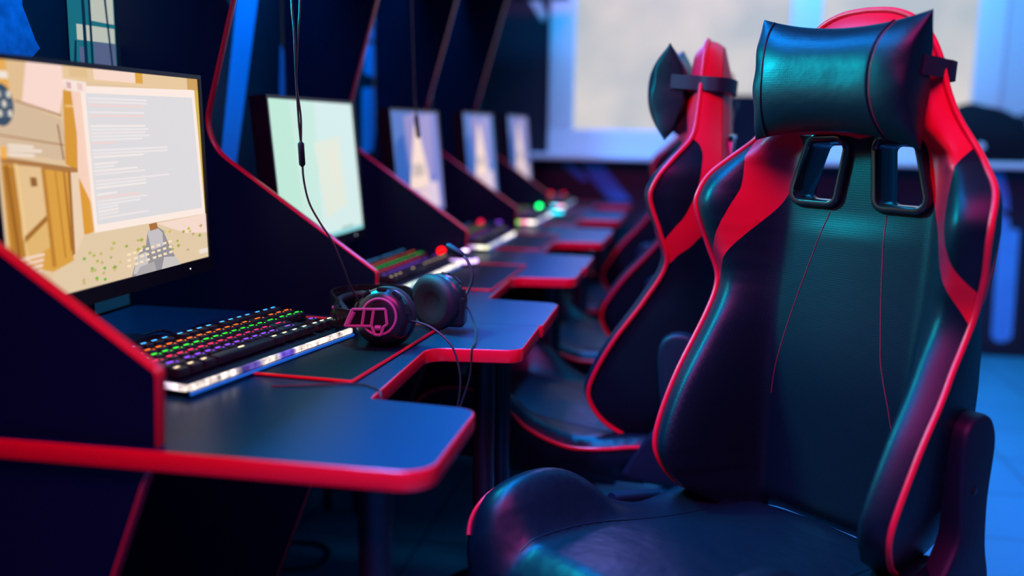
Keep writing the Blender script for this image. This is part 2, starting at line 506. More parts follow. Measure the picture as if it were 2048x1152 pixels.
        w.cyl((x, y, .03), (x, y, .075), .008, seg=10)
        w.out('caster', M_MATTE, leg)
    return root

def make_pillow(label, group):
    root = thing('headrest_pillow', label, 'pillow', group=group)
    Wd, H = .148, .098; w0 = .771; n0 = .093
    def pt(a, b, side, k=1.0):
        u = a * (Wd - .012 * (1 - b * b)); w = w0 + b * (H - .020 * (1 - a * a)) - .004 * a
        g = (1 - b * b) * .030 * abs(a) ** 3                                # gusset at the ends
        th = (.044 if side > 0 else .034) * ((1 - a ** 4) ** .8) * ((1 - abs(b) ** 2.6) ** .75) + g
        crease = .0022 * math.sin(b * 9 + a * 3) * sm((abs(a) - .8) / .2) * (1 - b * b)
        return lift(u, w, n0 + .010 * (b * .4) + side * (th + crease) * k)
    N = 44
    for_v = []; F = []
    ts = [math.sin((i / N - .5) * PI) for i in range(N + 1)]
    grid = {}
    V = []
    for side in (1, -1):
        for i, a in enumerate(ts):
            for j, b in enumerate(ts):
                edge = i in (0, N) and j in (0, N) or j in (0, N)
                key = (i, j, 0 if edge else side)
                if key not in grid: grid[key] = len(V); V.append(pt(a, b, side))
    def g(i, j, s): return grid.get((i, j, s), grid.get((i, j, 0)))
    for side in (1, -1):
        for i in range(N):
            for j in range(N):
                q = (g(i, j, side), g(i + 1, j, side), g(i + 1, j + 1, side), g(i, j + 1, side))
                q = q if side > 0 else tuple(reversed(q))
                F.append(tuple(dict.fromkeys(q)))
    for i, a in ((0, -1), (N, 1)):                                          # close the ends
        for j in range(N):
            q = [g(i, j, 1), g(i, j + 1, 1), g(i, j + 1, -1), g(i, j, -1)]
            q = list(dict.fromkeys(q if a < 0 else reversed(q)))
            if len(q) > 2: F.append(tuple(q))
    F = [tuple(q) for q in F if len(q) > 2]
    build('cushion', V, F, mat('pillow_leather', (.002, .0065, .0115, 1), .42, spec=.34, bump=[('dots', 260, .25, .0006), ('noise', 22, .25, .006)]), root, ang=70)
    for a in (-.84, .62):
        MB().tube([pt(a + .03 * (1 - t * t) * (1 if a < 0 else -1), t * .985, 1) for t in [k / 24 - 1 for k in range(49)]], .0022, 8).out('seam_piping', M_SIDE, root)
    MB().tube([pt(.66 - .03 * (1 - t * t), t * .97, 1) for t in [k / 24 - 1 for k in range(49)]], .0007, 6).out('stitching', M_STITCH, root)
    # elastic strap round the head of the chair
    wl = .790; path = []
    hs = hw(wl) + .005
    for x, n in ((Wd * .93, n0 - .004), (hs * .5 + Wd * .48, .055), (hs, .030), (hs + .001, .012), (hs - .010, -.015), (hs * .6, -.033), (0, -.037)):
        path.append((x, n))
    full = path + [(-x, n) for x, n in reversed(path[:-1])]
    pts = spline([(x, n, 0) for x, n in full], 5)
    S = MB(); rings = []
    for i, p in enumerate(pts):
        t = (pts[min(i + 1, len(pts) - 1)] - pts[max(i - 1, 0)]).normalized(); nn = Vector((-t.y, t.x, 0)) * -.0015
        rings.append([lift(p.x + s * nn.x, wl + h, p.y + s * nn.y) for s, h in ((1, -.014), (1, .014), (-1, .014), (-1, -.014))])
    S.loft(rings); S.out('strap', M_STRAP, root, ang=30)
    return root

YAW1 = -.751
def root_at(ox, oy, yaw): return (ox + O_F * math.sin(yaw), oy - O_F * math.cos(yaw), 0)
CH = [(.255, 1.599, -.751), (.0149, 2.1385, -1.6537), (-.045, 2.90, -1.66), (-.115, 3.67, -1.62), (-.10, 4.43, -1.60)]
chl = ['black and red racing style gaming chair in the right foreground, turned towards the camera',
       'black and red gaming chair seen side-on directly behind the foreground chair',
       'third gaming chair from the front, its black seat showing left of the side-on chair',
       'fourth gaming chair from the front, blurred dark behind the third',
       'farthest gaming chair in the row, a dark blur by the back wall']
pil = ['glossy black headrest pillow strapped to the large foreground chair',
       'black headrest pillow seen edge-on, strapped to the side-on second chair',
       'headrest pillow strapped to the third chair from the front',
       'headrest pillow strapped to the fourth chair from the front',
       'headrest pillow on the farthest chair by the back wall']
ch0 = make_chair(chl[0], 'gaming chairs along the desk row')
pl0 = make_pillow(pil[0], 'headrest pillows on the gaming chairs')
for i, (x, y, a) in enumerate(CH):
    c = ch0 if i == 0 else copy_tree(ch0); p = pl0 if i == 0 else copy_tree(pl0)
    for o, l in ((c, chl[i]), (p, pil[i])):
        o.location = root_at(x, y, a); o.rotation_euler = (0, 0, a); o['label'] = l
    if i >= 2:                                  # these backs are tipped further
        tip = Matrix.Translation((0, O_F, O_W)) @ Matrix.Rotation(-.13, 4, 'X') @ Matrix.Translation((0, -O_F, -O_W))
        for o in list(c.children):
            if o.name.split('.')[0] in ('backrest', 'red_panel', 'centre_panel', 'red_side_panel', 'piping', 'harness_hole_rim', 'stitching'): o.matrix_local = tip
        p.matrix_world = Matrix.Translation(root_at(x, y, a)) @ Matrix.Rotation(a, 4, 'Z') @ tip

# ------------------------------------------------------------------ desks
LBAY = .774; Y0 = .938; TZ0 = .727; TZ1 = .750
def make_desk(i, label):
    y0 = Y0 + i * LBAY if i == 0 else 1.7276 + (i - 1) * LBAY
    L = (1.7276 - Y0 if i == 0 else LBAY) - .0012
    dy = 1.7276 - LBAY - Y0 if i == 0 else 0
    b = L - LBAY
    root = thing('gaming_desk', label, 'desk', (0, y0, 0), 0, 'gaming desks in the row')
    r0 = .036 if i == 0 else .010
    fx = -.256 if i == 0 else -.252
    poly = roundpoly([(-1.085, 0), (fx, 0), (fx, .243), (-.408, .258), (-.413, .568), (-.257, .585), (-.257, L), (-1.085, L)],
                     [0, r0, .030, .006, .035, .028, .010 if i == 0 else .02, 0], 8)
    n = len(poly)
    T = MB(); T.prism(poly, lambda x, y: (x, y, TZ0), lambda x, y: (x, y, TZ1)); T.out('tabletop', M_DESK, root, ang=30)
    # red edge band
    loop = []
    for k in range(n):
        a = Vector(poly[k - 1]); c = Vector(poly[(k + 1) % n]); t = (c - a).normalized(); loop.append((Vector(poly[k]), Vector((t.y, -t.x))))
    rings = []
    for d, z in ((-.0005, TZ0 - .0004), (.0009, TZ0), (.0018, TZ0 + .002), (.0018, TZ1 - .002), (.0009, TZ1), (-.0005, TZ1 + .0004)):
        rings.append([(p.x + q.x * d, p.y + q.y * d, z) for p, q in loop][(0 if i == 0 else 2):(-1 if i == 4 else -4)])
    E = MB(); E.loft(rings, cap=False, closed=False)
    o = E.out('edge_band', M_BAND, root, ang=50); o['label'] = 'bright red edge band round the tabletop'
    # side partition above the top
    py = .012 if i == 0 else 0.0; th = .018
    prof = roundpoly([(-.580, TZ1), (-.576, .838), (-.930, 1.083), (-.742, 1.74), (-1.09, 1.74), (-1.09, TZ1)], [0, .012, .09, .05, 0, 0], 10)
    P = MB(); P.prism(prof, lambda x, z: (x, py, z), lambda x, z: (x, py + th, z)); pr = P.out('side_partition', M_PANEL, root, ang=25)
    def band(pf, name, par, cut):
        k = len(pf); lp = []
        for j in range(k):
            a = Vector(pf[j - 1]); c = Vector(pf[(j + 1) % k]); t = (c - a).normalized(); lp.append((Vector(pf[j]), Vector((t.y, -t.x))))
        lp = lp[:cut]
        rg = []
        for d, y in ((-.0005, -.0008), (.0012, 0), (.0018, .003), (.0018, th - .003), (.0012, th), (-.0005, th + .0008)):
            rg.append([(p.x + q.x * d, py + y, p.y + q.y * d) for p, q in lp])
        e = MB(); e.loft(rg, cap=False, closed=False); o = e.out(name, M_BAND, par, ang=50); o['label'] = 'red edge trim of the panel'
    band(prof, 'edge_trim', pr, len(prof) - 1)
    low = [(-.845, .07), (-.592, TZ0 - .001), (-1.09, TZ0 - .001), (-1.09, .07)]
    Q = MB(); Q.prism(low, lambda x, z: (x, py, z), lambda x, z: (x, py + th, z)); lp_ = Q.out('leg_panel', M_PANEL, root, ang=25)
    # trim only on the slanting edge
    a = Vector(low[0]); c = Vector(low[1]); t = (c - a).normalized(); q = Vector((t.y, -t.x))
    e = MB(); rg = []
    for d, y in ((-.0005, -.0008), (.0012, 0), (.0018, .003), (.0018, th - .003), (.0012, th), (-.0005, th + .0008)):
        rg.append([(p.x + q.x * d, py + y, p.y + q.y * d) for p in (a, c)])
    e.loft(rg, cap=False, closed=False); o = e.out('edge_trim', M_BAND, lp_, ang=50); o['label'] = 'red edge trim of the panel'
    for x in (-.99, -.90):
        MB().cyl((x, py + th / 2, 0), (x, py + th / 2, .07), .012, seg=12).out('panel_foot', M_STEEL, root)
    for y in (.085, L - .075):
        g = MB(); g.cyl((-.345, y, .012), (-.345, y, TZ0), .020, seg=24); lg = g.out('leg', M_STEEL, root)
        MB().lathe((-.345, y, 0), (0, 0, 1), [(.028, 0), (.028, .008), (.02, .014)], 20).out('leg_foot', M_MATTE, lg)
    return root
dl = ['black gaming desk with red edging nearest the camera, carrying the colourful game monitor',
      'black gaming desk with red edging under the plain white glowing screen',
      'third black gaming desk from the camera, under the widest pale tower wallpaper screen',
      'fourth black gaming desk from the camera, before the tall narrow blurred screen',
      'farthest black gaming desk, by the window wall']
for i in range(5): make_desk(i, dl[i])

# ------------------------------------------------------------------ desk mats
def make_deskmat(i, x0, y0, ang, label):
    root = thing('desk_mat', label, 'mat', (x0, y0, TZ1), ang, 'desk mats under the keyboards')
    poly = roundpoly([(0, 0), (0, .405), (-.33, .405), (-.33, 0)], .004, 3)
    MB().prism(poly, lambda x, y: (x, y, 0), lambda x, y: (x, y, .003)).out('mat', M_MATPAD, root, ang=30)
    o = MB().tube([(x, y, .0025) for x, y in poly], .0028, 6, closed=True).out('stitched_edge', M_BAND, root); o['label'] = 'red stitched border'
for i, (x, y, a) in enumerate([(-.458, 1.262, -.07), (-.420, 2.075, -.03), (-.425, 2.82, -.02), (-.42, 3.62, 0.0), (-.43, 4.38, 0)]):
    make_deskmat(i, x, y, a, ['red-bordered black desk mat on the nearest desk, under the headset',
      'red-bordered dark mat on the second desk, under the keyboard with red mouse glow',
      'red-bordered dark mat on the third desk from the camera',
      'red-bordered dark mat on the fourth desk, under green and cyan lights',
      'dark mat on the farthest desk by the window wall'][i])

# ------------------------------------------------------------------ monitors
SW, SH = .508, .318
def emap(c, s=1.0): return emat('screen_%d_%d_%d_%d' % (*c, int(s * 100)), *c, s)
def make_monitor(yc, xs, zb, label, shapes, bg, size=(SW, SH), tilt=.09, es=1.0):
    """screen faces +X; shapes = list of (polygon in 0..1 a,b (b down), colour)"""
    root = thing('monitor', label, 'monitor', (xs - .06, yc, TZ1), 0, 'monitors along the desk row')
    w, h = size
    z0 = zb - TZ1
    ct, st = math.cos(tilt), math.sin(tilt)
    def S(a, b, d=0.0):                          # a right (+Y), b down
        hh = (1 - b) * h
        return (.06 - hh * st + d * ct - .005, (a - .5) * w, z0 + hh * ct + d * st)
    H = MB()
    bz = .007; bb = .024
    def fr(a0, a1, b0, b1, d0, d1):
        V = [S(a, b, d) for d in (d0, d1) for a, b in ((a0, b1), (a1, b1), (a1, b0), (a0, b0))]
        H.add(V, [(3, 2, 1, 0), (4, 5, 6, 7), (0, 1, 5, 4), (1, 2, 6, 5), (2, 3, 7, 6), (3, 0, 4, 7)])
    fr(-bz / w, 1 + bz / w, -bz / h, 1 + bb / h, -.035, -.001)
    fr(-bz / w, 0, -bz / h, 1 + bb / h, -.001, .004); fr(1, 1 + bz / w, -bz / h, 1 + bb / h, -.001, .004)
    fr(0, 1, -bz / h, 0, -.001, .004); fr(0, 1, 1, 1 + bb / h, -.001, .005)
    o = H.out('housing', M_HOUSING, root, smooth=False)
    q = MB(); mats = [emap(bg, es)]
    q.mi = 0; q.add([S(0, 1), S(1, 1), S(1, 0), S(0, 0)], [(0, 1, 2, 3)])
    for k, (poly, c) in enumerate(shapes):
        m = emap(c, es)
        if m not in mats: mats.append(m)
        q.mi = mats.index(m)
        poly = [(min(1, max(0, a)), min(1, max(0, b))) for a, b in poly]
        P = [S(a, b, .0002 + .00003 * k) for a, b in poly]
        ar = sum(poly[i - 1][0] * poly[i][1] - poly[i][0] * poly[i - 1][1] for i in range(len(poly)))
        if ar > 0: P = list(reversed(P))
        q.add(P, [tuple(range(len(P)))])
    q.out('screen', mats, root, smooth=False)
    MB().lathe(S(.86, 1 + bb * .5 / h, .005), (1, 0, 0), [(.0014, 0), (.0014, .0006)], 8).out('power_light', emat('power_led', 235, 235, 255, 2), root)
    n = MB(); n.box(-.045, -.018, -.030, .030, .012, z0 + h * .45, .006); n.out('stand_neck', M_HOUSING, root)
    n = MB(); n.box(-.12, .07, -.115, .115, 0, .012, .005); n.out('stand_base', M_HOUSING, root)
    return root

TAN = (226, 196, 158)
def R(a0, b0, a1, b1): return [(a0, b0), (a1, b0), (a1, b1), (a0, b1)]
sh = []
def add(p, *c): sh.append((p, c))
# sandy street scene with big wooden doors (generic)
add(R(0, 0, .13, .12), 232, 172, 84); add(R(0, .045, .06, .075), 240, 228, 214)
add([(.05, 0), (.14, 0), (.11, .19), (.06, .15)], 226, 190, 144)
add([(.126, 0), (.30, 0), (.24, .219), (.097, .174)], 250, 216, 204)
add([(.27, 0), (1, 0), (1, .07), (.27, .06)], 232, 200, 156)
add(R(.30, .005, .38, .045), 226, 190, 140); add(R(.41, .0, .62, .05), 248, 216, 200); add(R(.62, 0, .66, .05), 222, 164, 62); add(R(.93, 0, 1, .06), 206, 160, 92)
add([(.96, .06), (1, .06), (1, .76), (.985, .74)], 214, 180, 84)
add([(.0, .15), (.07, .16), (.25, .235), (.27, .42), (0, .36)], 214, 186, 154)
add([(.071, .155), (.25, .212), (.25, .222), (.071, .165)], 182, 142, 104)
add([(0, .295), (.25, .342), (.25, .349), (0, .302)], 178, 132, 92); add([(.228, .255), (.234, .255), (.247, .41), (.241, .41)], 150, 100, 56)
add([(.265, .106), (.325, .107), (.30, .46), (.25, .43)], 216, 152, 52)
add([(.27, .17), (.325, .17), (.325, .18), (.27, .18)], 236, 190, 120)
add([(.30, .107), (.345, .106), (.351, .599), (.327, .72), (.30, .50), (.31, .30)], 246, 208, 188)
add([(.29, .46), (.345, .60), (.352, .745), (.30, .76)], 222, 154, 52)
add([(.0, .39), (.30, .455), (.30, .76), (.25, .86), (.16, .89), (.0, .82)], 220, 160, 66)
add([(0, .385), (.30, .45), (.30, .475), (0, .412)], 174, 120, 66)
add([(.0, .42), (.05, .43), (.06, .80), (.01, .82)], 186, 124, 42); add([(.012, .42), (.022, .42), (.04, .80), (.03, .80)], 148, 92, 30)
add([(.054, .421), (.149, .437), (.155, .652), (.053, .73)], 230, 194, 142)
add([(.045, .415), (.06, .42), (.075, .83), (.06, .83)], 238, 200, 140)
add([(.06, .735), (.155, .655), (.158, .78), (.07, .82)], 226, 182, 112); add([(.06, .72), (.155, .64), (.155, .665), (.062, .745)], 166, 108, 40)
add([(.147, .437), (.162, .44), (.175, .87), (.158, .87)], 190, 128, 48)
add([(.20, .45), (.206, .45), (.22, .84), (.212, .84)], 196, 132, 44); add([(.235, .455), (.243, .455), (.25, .80), (.24, .82)], 176, 112, 40)
add([(.264, .467), (.301, .469), (.305, .754), (.249, .857)], 236, 208, 178); add([(.255, .46), (.268, .46), (.258, .83), (.245, .84)], 168, 108, 44)
add([(.10, .475), (.125, .478), (.127, .515), (.102, .515)], 150, 100, 48)
add([(.25, .86), (.305, .752), (1.0, .752), (1, 1), (.14, 1), (.16, .90)], 226, 202, 168)
add([(.68, .76), (1, .752), (1, .86), (.86, .84)], 246, 218, 204)
for k in range(34):
    a = .40 + .58 * random.random(); b = .80 + .19 * random.random(); d = .007 + .007 * random.random()
    add([(a, b - d), (a + d * 1.2, b), (a, b + d), (a - d * 1.2, b)], *random.choice([(176, 178, 84), (208, 192, 116), (198, 170, 124), (158, 172, 78)]))
for k in range(16):
    a = .28 + .12 * random.random(); b = .80 + .18 * random.random(); d = .009
    add([(a, b - d), (a + d, b), (a, b + d), (a - d, b)], *random.choice([(180, 182, 84), (110, 180, 60), (200, 178, 112)]))
add([(.015 + .045 * math.cos(t * PI / 12), .18 + .085 * math.sin(t * PI / 12)) for t in range(24)], 58, 78, 100)
for k in range(9):
    a = .002 + .018 * (k % 3); b = .125 + .038 * (k // 3); add(R(a, b, a + .013, b + .026), *((224, 218, 202) if k % 2 == 0 else (92, 104, 124)))
add(R(0, .345, .015, .395), 250, 172, 40)
for k in range(3): add([(.025, .335 + .018 * k), (.12 + .03 * (k % 2), .345 + .018 * k), (.12 + .03 * (k % 2), .357 + .018 * k), (.025, .347 + .018 * k)], 242, 226, 212)
for k in range(4): add([(.03, .805 + .022 * k), (.125 - .005 * k, .80 + .022 * k), (.125 - .005 * k, .812 + .022 * k), (.03, .817 + .022 * k)], 244, 216, 200)
# console window
add([(.335, .083), (.965, .062), (.988, .750), (.348, .752)], 252, 234, 224)
add([(.356, .114), (.945, .104), (.969, .715), (.363, .717)], 222, 219, 221)
for k in range(36):
    b = .132 + .0158 * k
    if random.random() < .2: continue
    ln = random.choice([.30, .26, .22, .12, .10, .40]) if k > 10 else random.choice([.30, .28])
    a0 = .364 + .010 * (b - .13); c = random.choice([(238, 228, 228), (244, 234, 230), (242, 212, 208), (236, 231, 232)])
    add([(a0, b), (a0 + ln, b - .004), (a0 + ln, b + .005), (a0, b + .009)], *c)
add([(.262, .058), (.36, .066), (.36, .112), (.268, .108)], 247, 228, 218)
add([(.272, .070), (.292, .072), (.292, .100), (.274, .098)], 216, 172, 172); add([(.318, .072), (.342, .074), (.342, .104), (.32, .102)], 236, 200, 192)
# grey figure at the bottom
add([(.60, .86), (.615, .79), (.66, .765), (.705, .80), (.735, .88), (.79, 1), (.51, 1), (.55, .90)], 150, 146, 152)
add([(.612, .79), (.66, .768), (.70, .81), (.70, .88), (.63, .89)], 198, 192, 196); add([(.625, .755), (.67, .752), (.675, .785), (.63, .79)], 172, 112, 60)
add([(.55, .90), (.60, .89), (.61, .99), (.52, .99)], 204, 198, 196); add([(.70, .94), (.77, .95), (.80, 1), (.68, 1)], 202, 196, 194); add([(.56, .96), (.64, .95), (.65, 1), (.53, 1)], 176, 170, 172)
for k in range(24):
    a = .49 + .034 * (k % 8) + .006 * random.random(); b = .88 + .028 * (k // 8) - .003 * (k % 8); add(R(a, b, a + .020, b + .012), 248, 226, 190)
add(R(.925, .945, .985, .97), 238, 226, 214)
sh = [([(.0192 + .981 * a, b) for a, b in p], c) for p, c in sh]
mon1 = make_monitor(1.326, -.843, .877, 'widescreen monitor showing a sandy game scene with a pale console window', sh, TAN, size=(.522, .315), tilt=.025, es=1.0)

W2 = []
W2.append(([(0, 0), (.5, 0), (.45, 1), (0, 1)], (206, 240, 228)))
W2.append(([(0, 0), (.22, 0), (.26, 1), (0, 1)], (196, 238, 220)))
W2.append(([(.45, .30), (.78, .25), (.80, .78), (.52, .86)], (232, 240, 226)))
W2.append(([(.62, .36), (.72, .34), (.73, .60), (.66, .62)], (238, 238, 222)))
W2.append(([(0, .97), (1, .97), (1, 1), (0, 1)], (140, 214, 220)))
W2.append(([(.70, .945), (.86, .945), (.86, .965), (.70, .965)], (170, 206, 200)))
mon2 = make_monitor(2.118, -.820, .852, 'monitor with a plain bright white-green screen, second from the camera', W2, (218, 242, 240), es=.95)

def wall_shapes(off=0):
    s = []
    s.append(([(0, 0), (.45, 0), (.30, 1), (0, 1)], (86, 120, 196)))
    s.append(([(.05, .3), (.22, .2), (.30, .75), (.0, .8)], (50, 96, 180)))
    s.append(([(.25, .05), (.5, 0), (.5, .4), (.3, .5)], (150, 140, 196)))
    s.append(([(.55, .05), (.85, 0), (.8, .6), (.6, .65)], (160, 150, 206)))
    s.append(([(.46, .12), (.52, .12), (.72, .74), (.26, .74)], (250, 222, 208)))
    s.append(([(.36, .50), (.58, .50), (.60, .62), (.34, .62)], (206, 186, 180)))
    s.append(([(.18, .73), (.55, .74), (.5, .88), (.22, .86)], (196, 176, 206)))
    s.append(([(.30, .78), (.86, .72), (.90, .96), (.40, .92)], (236, 206, 214)))
    s.append(([(.62, .70), (.88, .70), (.90, .94), (.64, .92)], (226, 206, 226)))
    return s
make_monitor(2.892, -.800, .842, 'blurred monitor showing a pale tower shape on lavender, third from the camera', wall_shapes(), (124, 132, 204), size=(.525, .318), es=1.0)
make_monitor(3.668, -.770, .846, 'blurred narrow-looking monitor with a pale tower wallpaper, fourth from the camera', wall_shapes(), (96, 130, 204), size=(.53, .318), es=1.0)
make_monitor(4.438, -.750, .848, 'small blurred monitor farthest down the row, nearest the window', wall_shapes(), (120, 130, 196), size=(.53, .318), es=.9)

# ------------------------------------------------------------------ keyboards
U = .0221
ROWC = [(60, 170, 255), (255, 104, 8), (40, 240, 40), (255, 30, 96), (140, 70, 255), (255, 226, 180)]
KEYS = []
for k, x in enumerate([0, 2, 3, 4, 5, 6.5, 7.5, 8.5, 9.5, 11, 12, 13, 14, 15.25, 16.25, 17.25]): KEYS.append((0, x, 1))
for k in range(13): KEYS.append((1, k, 1))
KEYS += [(1, 13, 2), (2, 0, 1.5)] + [(2, 1.5 + k, 1) for k in range(12)] + [(2, 13.5, 1.5)]
KEYS += [(3, 0, 1.75)] + [(3, 1.75 + k, 1) for k in range(11)] + [(3, 12.75, 2.25)]
KEYS += [(4, 0, 2.25)] + [(4, 2.25 + k, 1) for k in range(10)] + [(4, 12.25, 2.75), (4, 16.25, 1)]
KEYS += [(5, 0, 1.25), (5, 1.25, 1.25), (5, 2.5, 1.25), (5, 3.75, 6.25), (5, 10, 1.25), (5, 11.25, 1.25), (5, 12.5, 1.25), (5, 13.75, 1.25)]
KEYS += [(5, 15.25 + k, 1) for k in range(3)] + [(1, 15.25 + k, 1) for k in range(3)] + [(2, 15.25 + k, 1) for k in range(3)]
KM = {}
def keymesh(row, wd, mb=None, ox=0, oy=0, oz=0):
    h = .011; x1 = wd * U - .0012; y1 = U - .0012; B = MB()
    def ring(i, z):
        p = roundpoly([(.0006 + i, .0006 + i * .6), (x1 - i, .0006 + i * .6), (x1 - i, y1 - i), (.0006 + i, y1 - i)], .0016, 2)
        return [(x, y, z) for x, y in p]
    B.loft([ring(0, 0), ring(.0008, h * .4), ring(.0024, h - .0006), ring(.0032, h)])
    B.mi = 1
    cx = x1 * .5 - (.0 if wd > 1.3 else .0012); lw = .0058 if wd <= 1.3 else .008
    B.box(cx - lw, cx + lw * .55, y1 * .54, y1 * .68, h - .0002, h + .0004)
    if row in (1, 2, 3, 4): B.box(cx + lw * .85, cx + lw * 1.15, y1 * .34, y1 * .44, h - .0002, h + .0004)
    return B
def light_bar_mat(name, stops, es):
    m = bpy.data.materials.new(name); m.use_nodes = True; nt = m.node_tree; p = nt.nodes['Principled BSDF']
    p.inputs['Base Color'].default_value = (.1, .1, .12, 1)
    tc = nt.nodes.new('ShaderNodeTexCoord'); sx = nt.nodes.new('ShaderNodeSeparateXYZ'); cr = nt.nodes.new('ShaderNodeValToRGB')
    nt.links.new(tc.outputs['Generated'], sx.inputs[0])
    nt.links.new(sx.outputs[stops[0]], cr.inputs['Fac'])
    el = cr.color_ramp.elements
    el[0].position, el[0].color = stops[1][0][0], rgb(*stops[1][0][1]); el[1].position, el[1].color = stops[1][-1][0], rgb(*stops[1][-1][1])
    for q, c in stops[1][1:-1]:
        e = el.new(q); e.color = rgb(*c)
    nz = nt.nodes.new('ShaderNodeTexNoise'); nz.inputs['Scale'].default_value = 90
    nt.links.new(tc.outputs['Object'], nz.inputs['Vector'])
    mt = nt.nodes.new('ShaderNodeMath'); mt.operation = 'MULTIPLY_ADD'; mt.inputs[1].default_value = es * 2.6; mt.inputs[2].default_value = -es * .45
    nt.links.new(nz.outputs['Fac'], mt.inputs[0])
    nt.links.new(cr.outputs['Color'], p.inputs['Emission Color']); nt.links.new(mt.outputs[0], p.inputs['Emission Strength'])
    return m
KW = 18.25 * U + .012; KD = .165
def make_keyboard(loc, ang, label, detailed, front, left, lit=1.0, es=2.6, eb=2.2):
    """local x along the length (user's left -> right), local y towards the back, origin front-left corner"""
    root = thing('gaming_keyboard', label, 'keyboard', loc, ang, 'glowing keyboards in the row')
    sl = .075
    def top(y): return .016 + y * sl
    B = MB()
    pts = [(0, .002), (KD, .002), (KD, top(KD)), (.004, top(0)), (0, top(0) - .004)]
    B.prism([(p[0], p[1]) for p in pts], lambda y, z: (0, y, z), lambda y, z: (KW, y, z))
    B.out('body', M_MATTE, root, smooth=False)
    F = MB(); F.box(.001, KW - .001, -.004, .003, .006, .0145, .0015); F.out('front_light_bar', light_bar_mat('front_light', ('X', front), eb), root)
    F = MB(); F.box(-.004, .002, .0, KD * .62, .006, .0155, .0015); F.out('side_light_bar', light_bar_mat('side_light', ('Y', left), eb), root)
    MB().box(0, KW, -.0065, -.003, .0005, .005, .0008).out('front_lip', mat('blue_acrylic', (.03, .12, .3, 1), .25, emit=rgb(10, 90, 190), es=.9), root)
    ylo = .020
    def place(row, x):
        gap = .006 if row == 0 else 0
        y = ylo + (5 - row) * U + gap
        return x * U + .006, y, top(y) + .003
    if detailed:
        for row, x, wd in KEYS:
            key = (row, wd, es)
            if key not in KM:
                o = keymesh(row, wd).out('keycap', [M_KEY, emat('legend_%d_%d' % (row, int(es * 10)), *ROWC[row], es)], root, ang=30); KM[key] = o.data
            else:
                o = bpy.data.objects.new('keycap', KM[key]); COL.objects.link(o); o.parent = root
            o.location = place(row, x); o.rotation_euler = (sl, 0, 0)
    else:
        for row in range(6):
            Bk = MB()
            for r, x, wd in KEYS:
                if r != row: continue
                k = keymesh(row, wd); p = Vector(place(row, x))
                n = len(Bk.V); Bk.V += [v + p for v in k.V]; Bk.F += [[i + n for i in f] for f in k.F]; Bk.I += k.I
            Bk.out('key_row', [M_KEY, emat('legend_far_%d' % row, *ROWC[row], es * lit)], root, ang=30)
    return root
WHT = (255, 240, 225); PUR = (90, 70, 190); DIM = (40, 40, 110); PNK = (255, 60, 170)
fr1 = [(0, WHT), (.12, WHT), (.22, (250, 235, 225)), (.27, DIM), (.36, (90, 80, 170)), (.40, WHT), (.46, WHT), (.50, PUR), (.57, PUR), (.60, WHT), (1, WHT)]
lf1 = [(0, WHT), (.35, (230, 215, 240)), (.65, (190, 160, 235)), (.85, PNK), (1, (255, 190, 220))]
A = PI / 2
make_keyboard((-.646, 1.140, .7535), A - .205, 'keyboard with rainbow-lit keys on the nearest desk, below the game monitor', True, fr1, lf1, es=2.2, eb=1.25)
make_keyboard((-.602, 1.985, .7535), A - .07, 'glowing keyboard on the second desk, next to the red and white lit mouse', True,
              [(0, WHT), (.12, (200, 235, 220)), (.3, DIM), (.45, (170, 170, 160)), (.55, WHT), (1, WHT)], [(0, WHT), (.4, (200, 170, 250)), (.75, (255, 140, 200)), (1, (255, 220, 90))], es=1.3, eb=1.8)
make_keyboard((-.570, 2.740, .7535), A - .02, 'blurred glowing keyboard on the third desk, pink and cream lights along its near end', False,
              [(0, (250, 250, 200)), (.08, (160, 160, 170)), (.45, (150, 150, 170)), (.62, WHT), (1, WHT)], [(0, (250, 250, 200)), (.3, (230, 220, 220)), (.5, (120, 80, 160)), (.8, (255, 120, 150)), (1, (255, 90, 120))], es=.8, eb=2.2)
make_keyboard((-.552, 3.535, .7535), A - .02, 'blurred glowing keyboard on the fourth desk, orange, green and pink lights at its near end', False,
              [(0, WHT), (.06, (120, 120, 130)), (.6, (120, 120, 130)), (.8, (220, 200, 200)), (1, (90, 90, 90))], [(0, WHT), (.2, (240, 230, 220)), (.4, (255, 80, 170)), (.65, (40, 220, 20)), (.85, (255, 150, 40)), (1, (255, 120, 50))], es=.6, eb=3.5)
make_keyboard((-.540, 4.30, .7535), A, 'tiny blurred glowing keyboard on the farthest desk', False,
              [(0, WHT), (.06, (90, 90, 90)), (1, (90, 90, 90))], [(0, (230, 220, 230)), (.25, (255, 90, 190)), (.5, (190, 240, 180)), (.75, (240, 210, 60)), (1, (255, 130, 60))], es=.6, eb=3.5)

